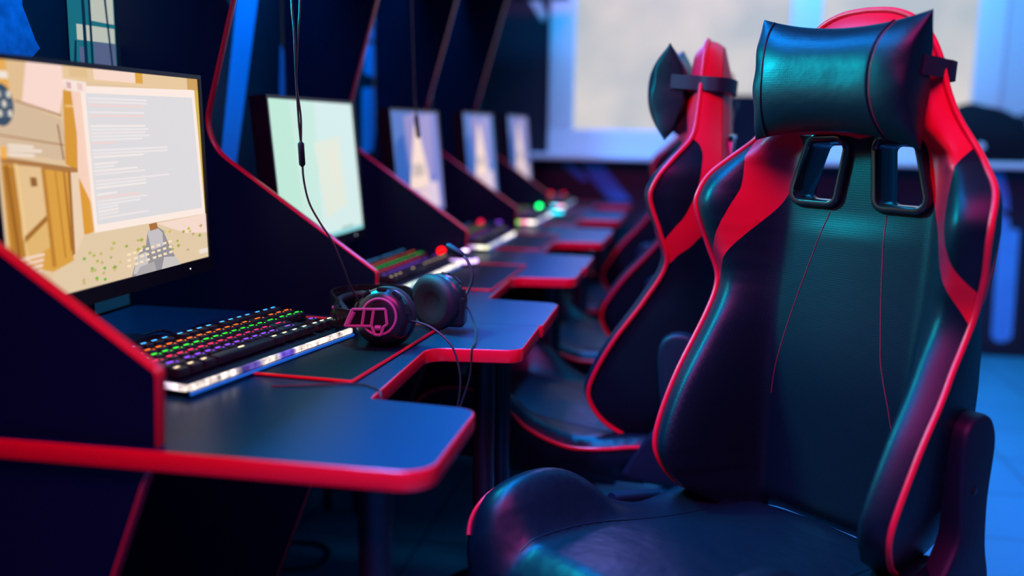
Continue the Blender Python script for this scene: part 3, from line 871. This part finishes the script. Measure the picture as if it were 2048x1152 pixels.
# ------------------------------------------------------------------ mice
def make_mouse(loc, ang, label, ring, wheel, logo, es):
    root = thing('gaming_mouse', label, 'mouse', loc, ang, 'glowing mice in the row')
    rings = []
    for k in range(13):
        t = k / 12; y = -.062 + .124 * t; wv = .033 * math.sqrt(max(.02, 1 - (2 * t - 1) ** 4)) * (1 - .12 * math.sin(PI * t)); h = .004 + .036 * math.sin(PI * min(1, t * .92 + .06)) ** .7
        rings.append([(wv * math.cos(a), y, h * max(0, math.sin(a)) ** .8 if math.sin(a) > 0 else 0) for a in [2 * PI * q / 20 for q in range(20)]])
    MB().loft(rings).out('shell', M_MATTE, root)
    MB().tube([(.034 * math.cos(a) * .97, .060 * math.sin(a), .012) for a in [2 * PI * q / 28 for q in range(28)]], .0058, 8, closed=True).out('glow_ring', emat('mouse_ring_%d_%d_%d' % ring, *ring, es), root)
    MB().lathe((-.006, .035, .034), (1, 0, 0), [(.004, 0), (.010, .001), (.010, .011), (.004, .012)], 16).out('scroll_wheel', emat('mouse_wheel_%d_%d_%d' % wheel, *wheel, es * 1.6), root)
    MB().lathe((0, -.030, .0365), (0, 0, 1), [(.010, 0), (.010, .003), (.006, .005)], 16).out('logo_light', emat('mouse_logo_%d_%d_%d' % logo, *logo, es * 1.5), root)
    return root
make_mouse((-.598, 2.449, .7535), A, 'mouse glowing red and white on the second desk, beyond its keyboard', (215, 180, 255), (255, 10, 10), (235, 200, 255), 2.6)
make_mouse((-.660, 3.232, .7535), A, 'mouse with a dim violet glow on the third desk', (120, 60, 200), (255, 30, 80), (140, 70, 230), .9)
make_mouse((-.570, 3.998, .7535), A, 'mouse glowing cyan on the fourth desk', (20, 200, 225), (10, 235, 110), (20, 205, 230), 4.5)
make_mouse((-.630, 4.76, .7535), A, 'mouse with one red light on the farthest desk', (40, 60, 90), (230, 10, 60), (230, 10, 60), 1.6)

# ------------------------------------------------------------------ headset
def make_headset():
    ca = Vector((-.485, 1.497, .8015)); cb = Vector((-.428, 1.640, .806))
    root = thing('headset', 'black gaming headset with pink ring lying on the nearest desk mat', 'headset', (ca.x, ca.y, .7545))
    off = Vector((ca.x, ca.y, .7545))
    M_PINK = mat('pink_trim', (.42, .06, .22, 1), .4, emit=rgb(150, 60, 120), es=.12)
    M_CUP = mat('cup_plastic', (.012, .013, .016, 1), .28, spec=.55)
    M_CUSH = mat('ear_cushion', (.012, .013, .018, 1), .6, bump=[('noise', 300, .3, .001)])
    ax = (ca - cb).normalized(); na = (ax + Vector((.36, -.12, .22))).normalized(); nb = (-ax + Vector((.15, .1, .05))).normalized()
    def cup(c, n, deco):
        c = c - off
        o = MB().lathe(c, n, [(.012, .030), (.034, .029), (.044, .022), (.0485, .012), (.049, .002), (.045, -.004)], 40).out('ear_cup', M_CUP, root, ang=35)
        MB().lathe(c, n, [(.045, -.003), (.050, -.006), (.052, -.014), (.048, -.023), (.036, -.027), (.02, -.020)], 40).out('ear_cushion', M_CUSH, root, ang=60)
        u = n.cross(Vector((0, 0, 1))).normalized(); v = u.cross(n).normalized()
        if v.z < 0: v = -v
        for k in range(5):                                                  # vent windows round the shell
            a = PI * (.10 + .2 * k)
            p = c + n * .020 + (u * math.cos(a) + v * math.sin(a)) * .0445
            t = (-u * math.sin(a) + v * math.cos(a))
            q = MB(); q.tube([p - t * .008, p + t * .008], .0042, 8); q.out('vent', M_PLAST, o)
        return u, v, c, o
    u, v, c, o = cup(ca, na, True)
    MB().tube([c + na * .0295 + (u * math.cos(a) + v * math.sin(a)) * .0295 for a in [2 * PI * k / 48 for k in range(48)]], .0022, 8, closed=True).out('pink_ring', M_PINK, o)
    # pink bracket with three slots, running from the cup to the band on the left
    s = -1 if u.x > 0 else 1
    lft = u * s
    def q(a, b, d=.033): return c + na * d + lft * a + v * b
    rails = MB()
    pl = [(-.012, .013), (.045, .010), (.056, -.018), (.010, -.016), (.004, -.030), (-.006, -.030), (-.010, -.016), (-.016, -.012)]
    for (a0, b0), (a1, b1) in zip(pl, pl[1:] + pl[:1]): rails.tube([q(a0, b0), q(a1, b1)], .0026, 6)
    for a in (.008, .024): rails.tube([q(a, .012), q(a + .003, -.016)], .0026, 6)
    rails.tube([q(-.006, -.018), q(.004, -.018)], .0045, 6); rails.tube([q(.042, .006), q(.052, -.016)], .0035, 6)
    rails.out('pink_bracket', M_PINK, o)
    slab = MB(); pl2 = [(-.014, .012), (.046, .009), (.057, -.017), (-.010, -.014)]
    slab.prism(pl2, lambda a, b: q(a, b, .0285), lambda a, b: q(a, b, .0318)); slab.out('bracket_plate', M_PLAST, root, smooth=False)
    u2, v2, c2, o2 = cup(cb, nb, False)
    MB().box(c2.x - .004, c2.x + .05, c2.y - .02, c2.y + .02, c2.z - .045, c2.z + .012, .008).out('cup_housing', M_CUP, root)
    # headband: two arms and a padded arch lying away to the left
    pa = c + na * .024 + lft * .05 - Vector((0, 0, .004)); pb = c2 + Vector((-.05, .0, .004))
    arch = spline([pa, pa + Vector((-.035, .018, -.004)), Vector((-.105, .060, .040)), Vector((-.135, .115, .046)), Vector((-.110, .165, .050)), pb + Vector((-.028, .012, .002)), pb], 7)
    B = MB(); rg = []
    for i, p in enumerate(arch):
        t = (arch[min(i + 1, len(arch) - 1)] - arch[max(i - 1, 0)]).normalized(); sdir = t.cross(Vector((0, 0, 1))).normalized(); up = Vector((0, 0, 1))
        hgt = .013 + .008 * math.sin(PI * i / (len(arch) - 1))
        rg.append([p + sdir * x + up * z for x, z in ((-.003, -hgt), (.003, -hgt), (.0045, 0), (.003, hgt), (-.003, hgt), (-.0045, 0))])
    B.loft(rg); B.out('headband', M_PLAST, root, ang=40)
    P = MB(); inner = [p + Vector((.012, 0, .002)) for p in arch[6:-6]]
    P.tube(inner, .0075, 10); hp = P.out('headband_pad', M_CUSH, root)
    MB().tube([p + Vector((-.001, -.004, .016)) for p in arch[7:15]], .0022, 6).out('pink_accent', M_PINK, hp)
    MB().tube([c + na * .022 + lft * .048 + v * .004, pa], .006, 8).tube([c2 + Vector((-.045, 0, .004)), pb], .006, 8).out('yoke', M_PLAST, root)
    # microphone boom
    mb = [Vector((-.395, 1.655, .800)), Vector((-.380, 1.665, .822)), Vector((-.374, 1.672, .850)), Vector((-.384, 1.678, .874)), Vector((-.398, 1.684, .886))]
    boom = MB().tube([p - off for p in spline(mb, 6)], .0028, 8).out('microphone_boom', M_CABLE, root)
    MB().tube([p - off for p in (mb[-1] + Vector((.006, 0, -.003)), mb[-1], mb[-1] + Vector((-.026, .008, .013)), mb[-1] + Vector((-.030, .009, .015)))], [.004, .0062, .0066, .004], 12).out('microphone', M_MATTE, boom)
    # cable looping over the desk edge and up to the overhead hook
    ca1 = spline([ca + Vector((.03, .0, -.012)), (-.43, 1.478, .800), (-.395, 1.470, .792), (-.362, 1.462, .768), (-.347, 1.455, .735), (-.343, 1.45, .700), (-.35, 1.445, .65)], 8)
    MB().tube([p - off for p in ca1], .0018, 6).out('cable', M_CABLE, root)
    ca2 = spline([cb + Vector((.035, .0, -.008)), (-.375, 1.640, .795), (-.352, 1.60, .768), (-.343, 1.56, .755), (-.339, 1.53, .7545), (-.338, 1.511, .749), (-.341, 1.505, .70), (-.36, 1.48, .63)], 8)
    MB().tube([p - off for p in ca2], .0018, 6).out('cable', M_CABLE, root)
make_headset()

# hanging cables with in-line controls --------------------------------------------------
def hang(label, pts, ctrl, r=.0018, loop=None):
    root = thing('hanging_cable', label, 'cable', tuple(pts[0]), 0, 'cables hanging above the desks')
    off = Vector(pts[0])
    MB().tube([Vector(p) - off for p in spline(pts, 6)], r, 6).out('cable', M_CABLE, root)
    if loop: MB().tube([Vector(p) - off for p in spline(loop, 6)], r, 6).out('cable', M_CABLE, root)
    if ctrl:
        c = MB(); a, b = Vector(ctrl[0]) - off, Vector(ctrl[1]) - off
        c.tube([a, a.lerp(b, .1), a.lerp(b, .9), b], [.002, .0055, .0055, .002], 12); c.out('inline_control', M_MATTE, root)
P1 = [(-.667, 1.56, 1.74), (-.665, 1.56, 1.45), (-.664, 1.56, 1.322), (-.661, 1.56, 1.273), (-.66, 1.56, 1.232), (-.659, 1.56, 1.191), (-.656, 1.56, 1.124), (-.654, 1.56, 1.098), (-.651, 1.56, 1.056), (-.649, 1.56, 1.022), (-.64, 1.56, .983), (-.621, 1.56, .949), (-.598, 1.56, .915), (-.581, 1.56, .876), (-.568, 1.565, .837), (-.556, 1.57, .812)]
hang('thin headset cable hanging in front of the white screen with an inline control', P1, ((-.6525, 1.559, 1.088), (-.6505, 1.559, 1.044)), loop=[(-.640, 1.56, 1.74), (-.645, 1.56, 1.45), (-.649, 1.56, 1.322), (-.653, 1.56, 1.273), (-.656, 1.56, 1.232), (-.6585, 1.56, 1.185), (-.652, 1.56, 1.13), (-.6525, 1.56, 1.085)])
hang('blurred cable with inline control hanging in front of the third screen', [(-.69, 2.35, 1.74), (-.686, 2.35, 1.424), (-.682, 2.35, 1.279), (-.678, 2.35, 1.181), (-.673, 2.35, 1.138), (-.671, 2.35, 1.10)], ((-.674, 2.349, 1.145), (-.668, 2.349, 1.085)), .0022)
# unseen shelf added above the frame: carries the cables, shades the inner desks
tag(MB().box(-1.09, -.60, .20, 4.85, 1.7405, 1.775, .006).out('added_shade_shelf', M_PANEL), 'unseen dark shelf added over the partition tops to shade the inner desks', 'shelf')
o = MB().tube(spline([(-.904, 1.40, .7545), (-.904, 1.43, .757), (-.902, 1.459, .757), (-.892, 1.491, .757), (-.867, 1.48, .757), (-.839, 1.447, .757), (-.80, 1.40, .757), (-.775, 1.36, .762)], 6), .0025, 6).out('keyboard_cable', M_CABLE)
tag(o, 'braided dark cable curled on the nearest desk behind the rainbow keyboard', 'cable')
o = MB().tube(spline([(-.560, 1.215, .7525), (-.513, 1.232, .7525), (-.470, 1.252, .7525), (-.436, 1.252, .7525), (-.409, 1.232, .7525), (-.398, 1.21, .748), (-.390, 1.20, .70), (-.392, 1.20, .62)], 6), .0014, 6).out('desk_cable', M_CABLE)
tag(o, 'thin dark cable running off the nearest desk into its cutout', 'cable')
o = MB().tube(spline([(-1.05, 2.25, .006), (-.978, 2.272, .006), (-.92, 2.268, .006), (-.879, 2.23, .006), (-.875, 2.157, .006), (-.926, 2.118, .006), (-1.03, 2.11, .006)], 6), .005, 8).out('floor_cable', M_CABLE)
tag(o, 'dark cable looped on the floor under the second desk', 'cable')

# ------------------------------------------------------------------ room
def tile_mat():
    m = bpy.data.materials.new('floor_tiles'); m.use_nodes = True; nt = m.node_tree; p = nt.nodes['Principled BSDF']
    tc = nt.nodes.new('ShaderNodeTexCoord'); mp = nt.nodes.new('ShaderNodeMapping')
    mp.inputs['Location'].default_value = (-1.135, -2.72, 0)
    br = nt.nodes.new('ShaderNodeTexBrick'); br.offset = 0; br.squash = 1
    br.inputs['Color1'].default_value = (.045, .30, .42, 1); br.inputs['Color2'].default_value = (.05, .32, .44, 1); br.inputs['Mortar'].default_value = (.04, .13, .19, 1)
    br.inputs['Scale'].default_value = 1; br.inputs['Mortar Size'].default_value = .004; br.inputs['Brick Width'].default_value = .36; br.inputs['Row Height'].default_value = .36
    nt.links.new(tc.outputs['Object'], mp.inputs[0]); nt.links.new(mp.outputs[0], br.inputs['Vector'])
    nt.links.new(br.outputs['Color'], p.inputs['Base Color'])
    p.inputs['Roughness'].default_value = .42
    return m
YB = 5.115
struct(MB().box(-1.1, 2.6, -.6, YB, -.05, 0).out('floor', tile_mat(), smooth=False))
M_WALLD = mat('dark_painted_wall', (.010, .014, .026, 1), .6, spec=.3, bump=[('noise', 120, .1, .002)])
M_WALLW = mat('pale_painted_wall', (.55, .58, .62, 1), .7, bump=[('noise', 120, .1, .002)])
struct(MB().box(-1.18, -1.1, -.6, YB + .1, 0, 2.6).out('wall_left', M_WALLD, smooth=False))
# back wall with a window opening
W0, W1, WZ0, WZ1 = -.735, 1.50, 1.05, 2.35
b = MB(); b.box(-1.1, 2.6, YB, YB + .25, 0, .975); b.box(-1.1, W0, YB, YB + .25, .975, 2.6)
b.mi = 0; b.box(W0, 2.6, YB, YB + .25, WZ1, 2.6)
struct(b.out('wall_back', M_WALLD, smooth=False))
struct(MB().box(W1 + .0, 2.6, YB, YB + .25, .975, WZ1).out('wall_back_reveal', M_WALLW, smooth=False))
struct(MB().box(-1.08, 2.6, YB - .014, YB, 0, .06, .004).out('baseboard_back', M_WALLD))
M_FRAME = mat('white_window_frame', (.72, .74, .77, 1), .35, spec=.5)
win = bpy.data.objects.new('window_1', None); COL.objects.link(win); struct(win); win.location = (.4, YB, 1.0)
wl = Vector((.4, YB, 1.0))
f = MB()
def wb(x0, x1, z0, z1, y0=-.02, y1=.07): f.box(x0 - wl.x, x1 - wl.x, y0, y1, z0 - wl.z, z1 - wl.z, .006)
wb(W0, -.60, 1.1122, WZ1); wb(.485, .635, 1.1122, 2.25); wb(1.372, W1, 1.1122, WZ1); wb(W0, W1, .9855, 1.112); wb(-.5998, 1.3718, 2.2502, WZ1)
f.out('window_frame', M_FRAME, win)
f = MB()
for x0, x1 in ((-.60, .485), (.635, 1.372)):
    for (a, b_, c, d) in ((x0, x0 + .035, 1.10, 2.25), (x1 - .035, x1, 1.10, 2.25), (x0, x1, 1.10, 1.13), (x0, x1, 2.22, 2.25)):
        pass
def frost():
    m = bpy.data.materials.new('frosted_daylight_glass'); m.use_nodes = True; nt = m.node_tree; p = nt.nodes['Principled BSDF']
    p.inputs['Base Color'].default_value = (.05, .05, .05, 1); p.inputs['Roughness'].default_value = .25; p.inputs['Specular IOR Level'].default_value = .2
    tc = nt.nodes.new('ShaderNodeTexCoord'); n = nt.nodes.new('ShaderNodeTexNoise'); n.inputs['Scale'].default_value = 2.2; n.inputs['Detail'].default_value = 2
    cr = nt.nodes.new('ShaderNodeValToRGB')
    cr.color_ramp.elements[0].position = .35; cr.color_ramp.elements[0].color = rgb(192, 198, 200); cr.color_ramp.elements[1].position = .65; cr.color_ramp.elements[1].color = rgb(234, 224, 216)
    nt.links.new(tc.outputs['Object'], n.inputs['Vector']); nt.links.new(n.outputs['Fac'], cr.inputs['Fac'])
    nt.links.new(cr.outputs['Color'], p.inputs['Emission Color']); p.inputs['Emission Strength'].default_value = .86
    return m
MF = frost()
for x0, x1 in ((-.60, .485), (.635, 1.372)):
    MB().box(x0 - wl.x, x1 - wl.x, .02, .03, 1.105 - wl.z, 2.255 - wl.z).out('window_pane', MF, win, smooth=False)
s = MB().box(-.83 - wl.x, 2.6 - wl.x, -.16, .0, .955 - wl.z, .985 - wl.z, .006); s.out('window_sill', M_FRAME, win)

# posters on the left wall -----------------------------------------------------------
def poster(name, label, x, rect, shapes, mats, axis='x', group=None):
    """thin printed board; rect and shapes in wall coordinates (along, z)"""
    (a0, z0, a1, z1) = rect
    q = MB()
    if axis == 'x':
        q.box(x, x + .003, a0, a1, z0, z1)
        mk = lambda a, z, d: (x + .003 + d, a, z)
    else:
        q.box(a0, a1, x - .003, x, z0, z1)
        mk = lambda a, z, d: (a, x - .003 - d, z)
    for k, (poly, mi) in enumerate(shapes):
        q.mi = mi
        P = [mk(a, z, .0002 + .0001 * k) for a, z in poly]
        ar = sum(poly[i - 1][0] * poly[i][1] - poly[i][0] * poly[i - 1][1] for i in range(len(poly)))
        if ((ar < 0) if axis == 'x' else (ar < 0)): P.reverse()
        q.add(P, [tuple(range(len(P)))])
    return tag(q.out(name, mats, smooth=False), label, 'poster', group)
M_PD = mat('poster_black', (.010, .016, .030, 1), .5)
M_PB = mat('poster_blue', (.05, .30, .85, 1), .6, noise=(45, .75))
M_PB2 = mat('poster_sky_blue', (.08, .42, .90, 1), .6, noise=(8, .15))
M_MIR = mat('smoked_glass', (.45, .62, .70, 1), .10, metal=1.0)
poster('wall_poster', 'dark wall poster with a blue rock-like print above the game monitor', -1.1, (1.00, .74, 1.56, 1.66),
       [([(1.30, 1.36), (1.47, 1.36), (1.462, 1.305), (1.49, 1.25), (1.500, 1.238), (1.470, 1.215), (1.478, 1.14), (1.30, 1.14)], 1)], [M_PD, M_PB], group='posters on the left wall')
E1 = emat('added_glow_teal', 30, 120, 140, .8); E2 = emat('added_glow_white', 205, 212, 200, .8); E3 = emat('added_glow_lavender', 96, 108, 150, .8); E4 = emat('added_glow_dark', 14, 50, 78, .8)  # glow added to the printed colours so the picture reads bright
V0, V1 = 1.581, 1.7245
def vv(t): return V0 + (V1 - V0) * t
poster('added_glow_picture', 'narrow picture of pale curtains with an added glow, beside the game monitor', -1.1, (V0, .7505, V1, 1.66), [
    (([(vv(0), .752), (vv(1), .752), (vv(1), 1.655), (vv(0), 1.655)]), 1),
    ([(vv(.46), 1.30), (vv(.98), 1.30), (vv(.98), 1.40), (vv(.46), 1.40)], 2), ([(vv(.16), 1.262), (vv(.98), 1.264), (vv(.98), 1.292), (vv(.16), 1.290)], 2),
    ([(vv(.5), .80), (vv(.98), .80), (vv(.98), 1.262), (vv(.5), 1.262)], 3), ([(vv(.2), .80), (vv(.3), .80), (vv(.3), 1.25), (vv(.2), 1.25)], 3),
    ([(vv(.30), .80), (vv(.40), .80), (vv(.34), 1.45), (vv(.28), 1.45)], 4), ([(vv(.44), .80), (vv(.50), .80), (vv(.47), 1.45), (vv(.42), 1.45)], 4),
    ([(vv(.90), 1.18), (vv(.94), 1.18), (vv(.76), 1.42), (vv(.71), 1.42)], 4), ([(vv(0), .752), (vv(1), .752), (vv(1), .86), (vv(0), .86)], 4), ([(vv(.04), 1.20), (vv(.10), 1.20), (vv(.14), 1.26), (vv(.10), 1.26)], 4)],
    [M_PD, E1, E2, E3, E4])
poster('wall_poster', 'dark wall poster with a slanting sky blue stripe, left of the white screen', -1.1, (1.80, .76, 2.56, 1.66),
       [([(2.118, .98), (2.20, .98), (2.395, 1.52), (2.275, 1.52)], 1), ([(2.478, 1.16), (2.53, 1.16), (2.53, 1.30), (2.495, 1.33)], 1)], [M_PD, M_PB2], group='posters on the left wall')
poster('wall_poster', 'wall poster of blotchy blue shapes between the white screen and the tower screen', -1.1, (2.56, .76, 3.33, 1.66),
       [([(3.21, 1.52), (3.32, 1.52), (3.32, 1.42), (3.25, 1.40)], 1), ([(3.20, 1.39), (3.32, 1.40), (3.315, 1.28), (3.18, 1.29)], 1), ([(3.16, 1.24), (3.29, 1.25), (3.31, 1.12), (3.27, 1.03), (3.15, 1.01)], 1)], [M_PD, M_PB2], group='posters on the left wall')
# graphics on the back wall
poster('wall_graphic', 'dark board with slanting blue streaks under the window sill, behind the far desks', YB, (-.74, .60, -.05, .93),
       [([(-.545, .928), (-.44, .928), (-.28, .74), (-.385, .735), (-.47, .82)], 1), ([(-.66, .925), (-.60, .925), (-.50, .845), (-.545, .84)], 1)], [M_PD, mat('streak_blue', (.04, .36, .95, 1), .6)], axis='y')
poster('wall_graphic', 'tall narrow blue strip on the dark wall right of the foreground chair', YB, (1.46, .065, 1.70, .94),
       [([(1.50, .93), (1.55, .93), (1.585, .84), (1.60, .74), (1.53, .76), (1.52, .85)], 1), ([(1.535, .755), (1.605, .70), (1.61, .66), (1.53, .64)], 1), (roundpoly([(1.555, .66), (1.655, .65), (1.672, .10), (1.64, .075), (1.60, .075), (1.575, .10)], [.01, .01, .02, .02, .02, .02], 4), 1)], [M_PD, M_PB2], axis='y')
tag(MB().prism([(-.85, 1.775), (-.80, 1.80), (-.755, 1.70), (-.775, 1.665)], lambda a, z: (a, YB - .004, z), lambda a, z: (a, YB, z)).out('wall_notice', mat('notice_paper', (.5, .52, .55, 1), .7), smooth=False), 'small pale paper notice on the dark wall left of the window', 'notice')

# things on the sill ------------------------------------------------------------------
B = MB(); rg = []
for hw_, z in ((.075, .985), (.078, .99), (.115, 1.27), (.120, 1.275), (.120, 1.292), (.110, 1.292), (.100, 1.26)):
    rg.append([(.30 + x * hw_, YB - .085 + y * hw_ * .62, z) for x, y in roundpoly([(-1, -1), (1, -1), (1, 1), (-1, 1)], .15, 4)])
B.loft(rg); tag(B.out('planter', M_MATTE), 'black tapered planter on the window sill between the two front chairs', 'planter')
bag = thing('shoulder_bag', 'soft black bag lying on the window sill behind the foreground chair', 'bag', (1.42, YB - .08, .985))
rg = []
BT = smoothtab([(-.22, .13), (-.16, .235), (-.10, .262), (0, .258), (.08, .235), (.15, .212), (.185, .20), (.205, .14)])
for k in range(19):
    x = -.215 + .42 * k / 18; h = interp(x, BT); d = .062 * math.sqrt(max(.12, 1 - (x / .24) ** 4))
    rg.append([(x, d * math.cos(a) * (1 if math.sin(a) < 0 else 1 - .35 * math.sin(a)), max(.002, h * .5 + h * .56 * math.sin(a) + .004 * math.sin(5 * a + k)) if math.sin(a) > -.8 else .002) for a in [2 * PI * q / 20 for q in range(20)]])
MB().loft(rg).out('bag_body', mat('bag_fabric', (.006, .008, .014, 1), .75, spec=.15), bag)
MB().lathe((-.02, -.058, .075), (0, -1, 0), [(.018, 0), (.018, .006), (.012, .009)], 20).out('badge', M_FRAME, bag)
MB().tube(spline([(.12, 0, .19), (.165, -.01, .228), (.185, -.01, .232), (.19, -.01, .19), (.16, -.03, .12)], 6), .006, 8).out('bag_strap', M_STRAP, bag)

# ------------------------------------------------------------------ light
def area(name, loc, target, size, power, col, sy=None):
    L = bpy.data.lights.new(name, 'AREA'); L.energy = power; L.color = col; L.size = size
    if sy: L.shape = 'RECTANGLE'; L.size_y = sy
    o = bpy.data.objects.new(name, L); COL.objects.link(o); o.location = loc
    o.rotation_euler = (Vector(target) - Vector(loc)).to_track_quat('-Z', 'Y').to_euler()
    return o
area('ceiling_blue_lamp', (1.5, 3.6, 2.55), (1.4, 3.6, 0), 1.2, 28, (.002, .48, 1.0), 2.4)
t = area('ceiling_blue_lamp_row', (-.76, 2.2, 2.5), (-.60, 2.2, .7), .16, 190, (.0, .26, 1.0), 4.2); t.rotation_euler = (0, -.02, 0); t.data.spread = math.radians(100)
area('window_blue_fill', (.5, 4.1, 2.55), (.5, 5.1, 1.2), 1.8, 50, (.01, .48, 1.0), .3)  # added fill without a visible source, brightens the window frame
area('far_lavender_fill', (-.75, 4.9, 2.35), (-.7, 1.5, .9), .9, 30, (.30, .22, 1.0), .5)  # unseen lamp added for a lavender sheen on the partition edges
area('magenta_neon', (-.15, -.4, 3.2), (-.1, 1.5, .8), 1.8, 104, (1.0, .02, .34), 1.0)
t = area('teal_screen_fill', (-.86, 1.64, 1.45), (.25, 1.5, 1.08), .22, 16, (.003, .62, .78), .18); t.data.spread = math.radians(110)  # added above the frame to boost the second monitor's teal sheen on the chair
t = area('wall_wash_fill', (-.985, 2.9, 1.72), (-1.1, 2.9, 1.2), .05, 11, (.0, .30, 1.0), 3.6); t.rotation_euler = (0, .16, 0); t.data.spread = math.radians(70)  # unseen strip added to brighten the wall posters below the shelf
w = bpy.data.worlds.new('World'); SC.world = w; w.use_nodes = True
w.node_tree.nodes['Background'].inputs['Color'].default_value = (.004, .13, .46, 1)
w.node_tree.nodes['Background'].inputs['Strength'].default_value = .62

# ------------------------------------------------------------------ camera
F = 1900.0
v = Vector((351, 316, -F)).normalized(); h = Vector((1, -.0155, 0)); Z = h.cross(v).normalized()
if Z.y < 0: Z = -Z
X = v.cross(Z)
Rm = Matrix((X, v, Z))                            # camera -> world
cam = bpy.data.cameras.new('camera'); co = bpy.data.objects.new('camera', cam); COL.objects.link(co)
co.matrix_world = Matrix.Translation((0, 0, 1.117)) @ Rm.to_4x4()
cam.sensor_width = 36; cam.lens = F / 2048 * 36; cam.clip_start = .02
cam.dof.use_dof = True; cam.dof.focus_distance = 1.58; cam.dof.aperture_fstop = 1.25
SC.camera = co
SC.view_settings.view_transform = 'Standard'; SC.view_settings.look = 'None'
SC.view_settings.exposure = 0; SC.view_settings.gamma = 1; SC.view_settings.use_curve_mapping = False
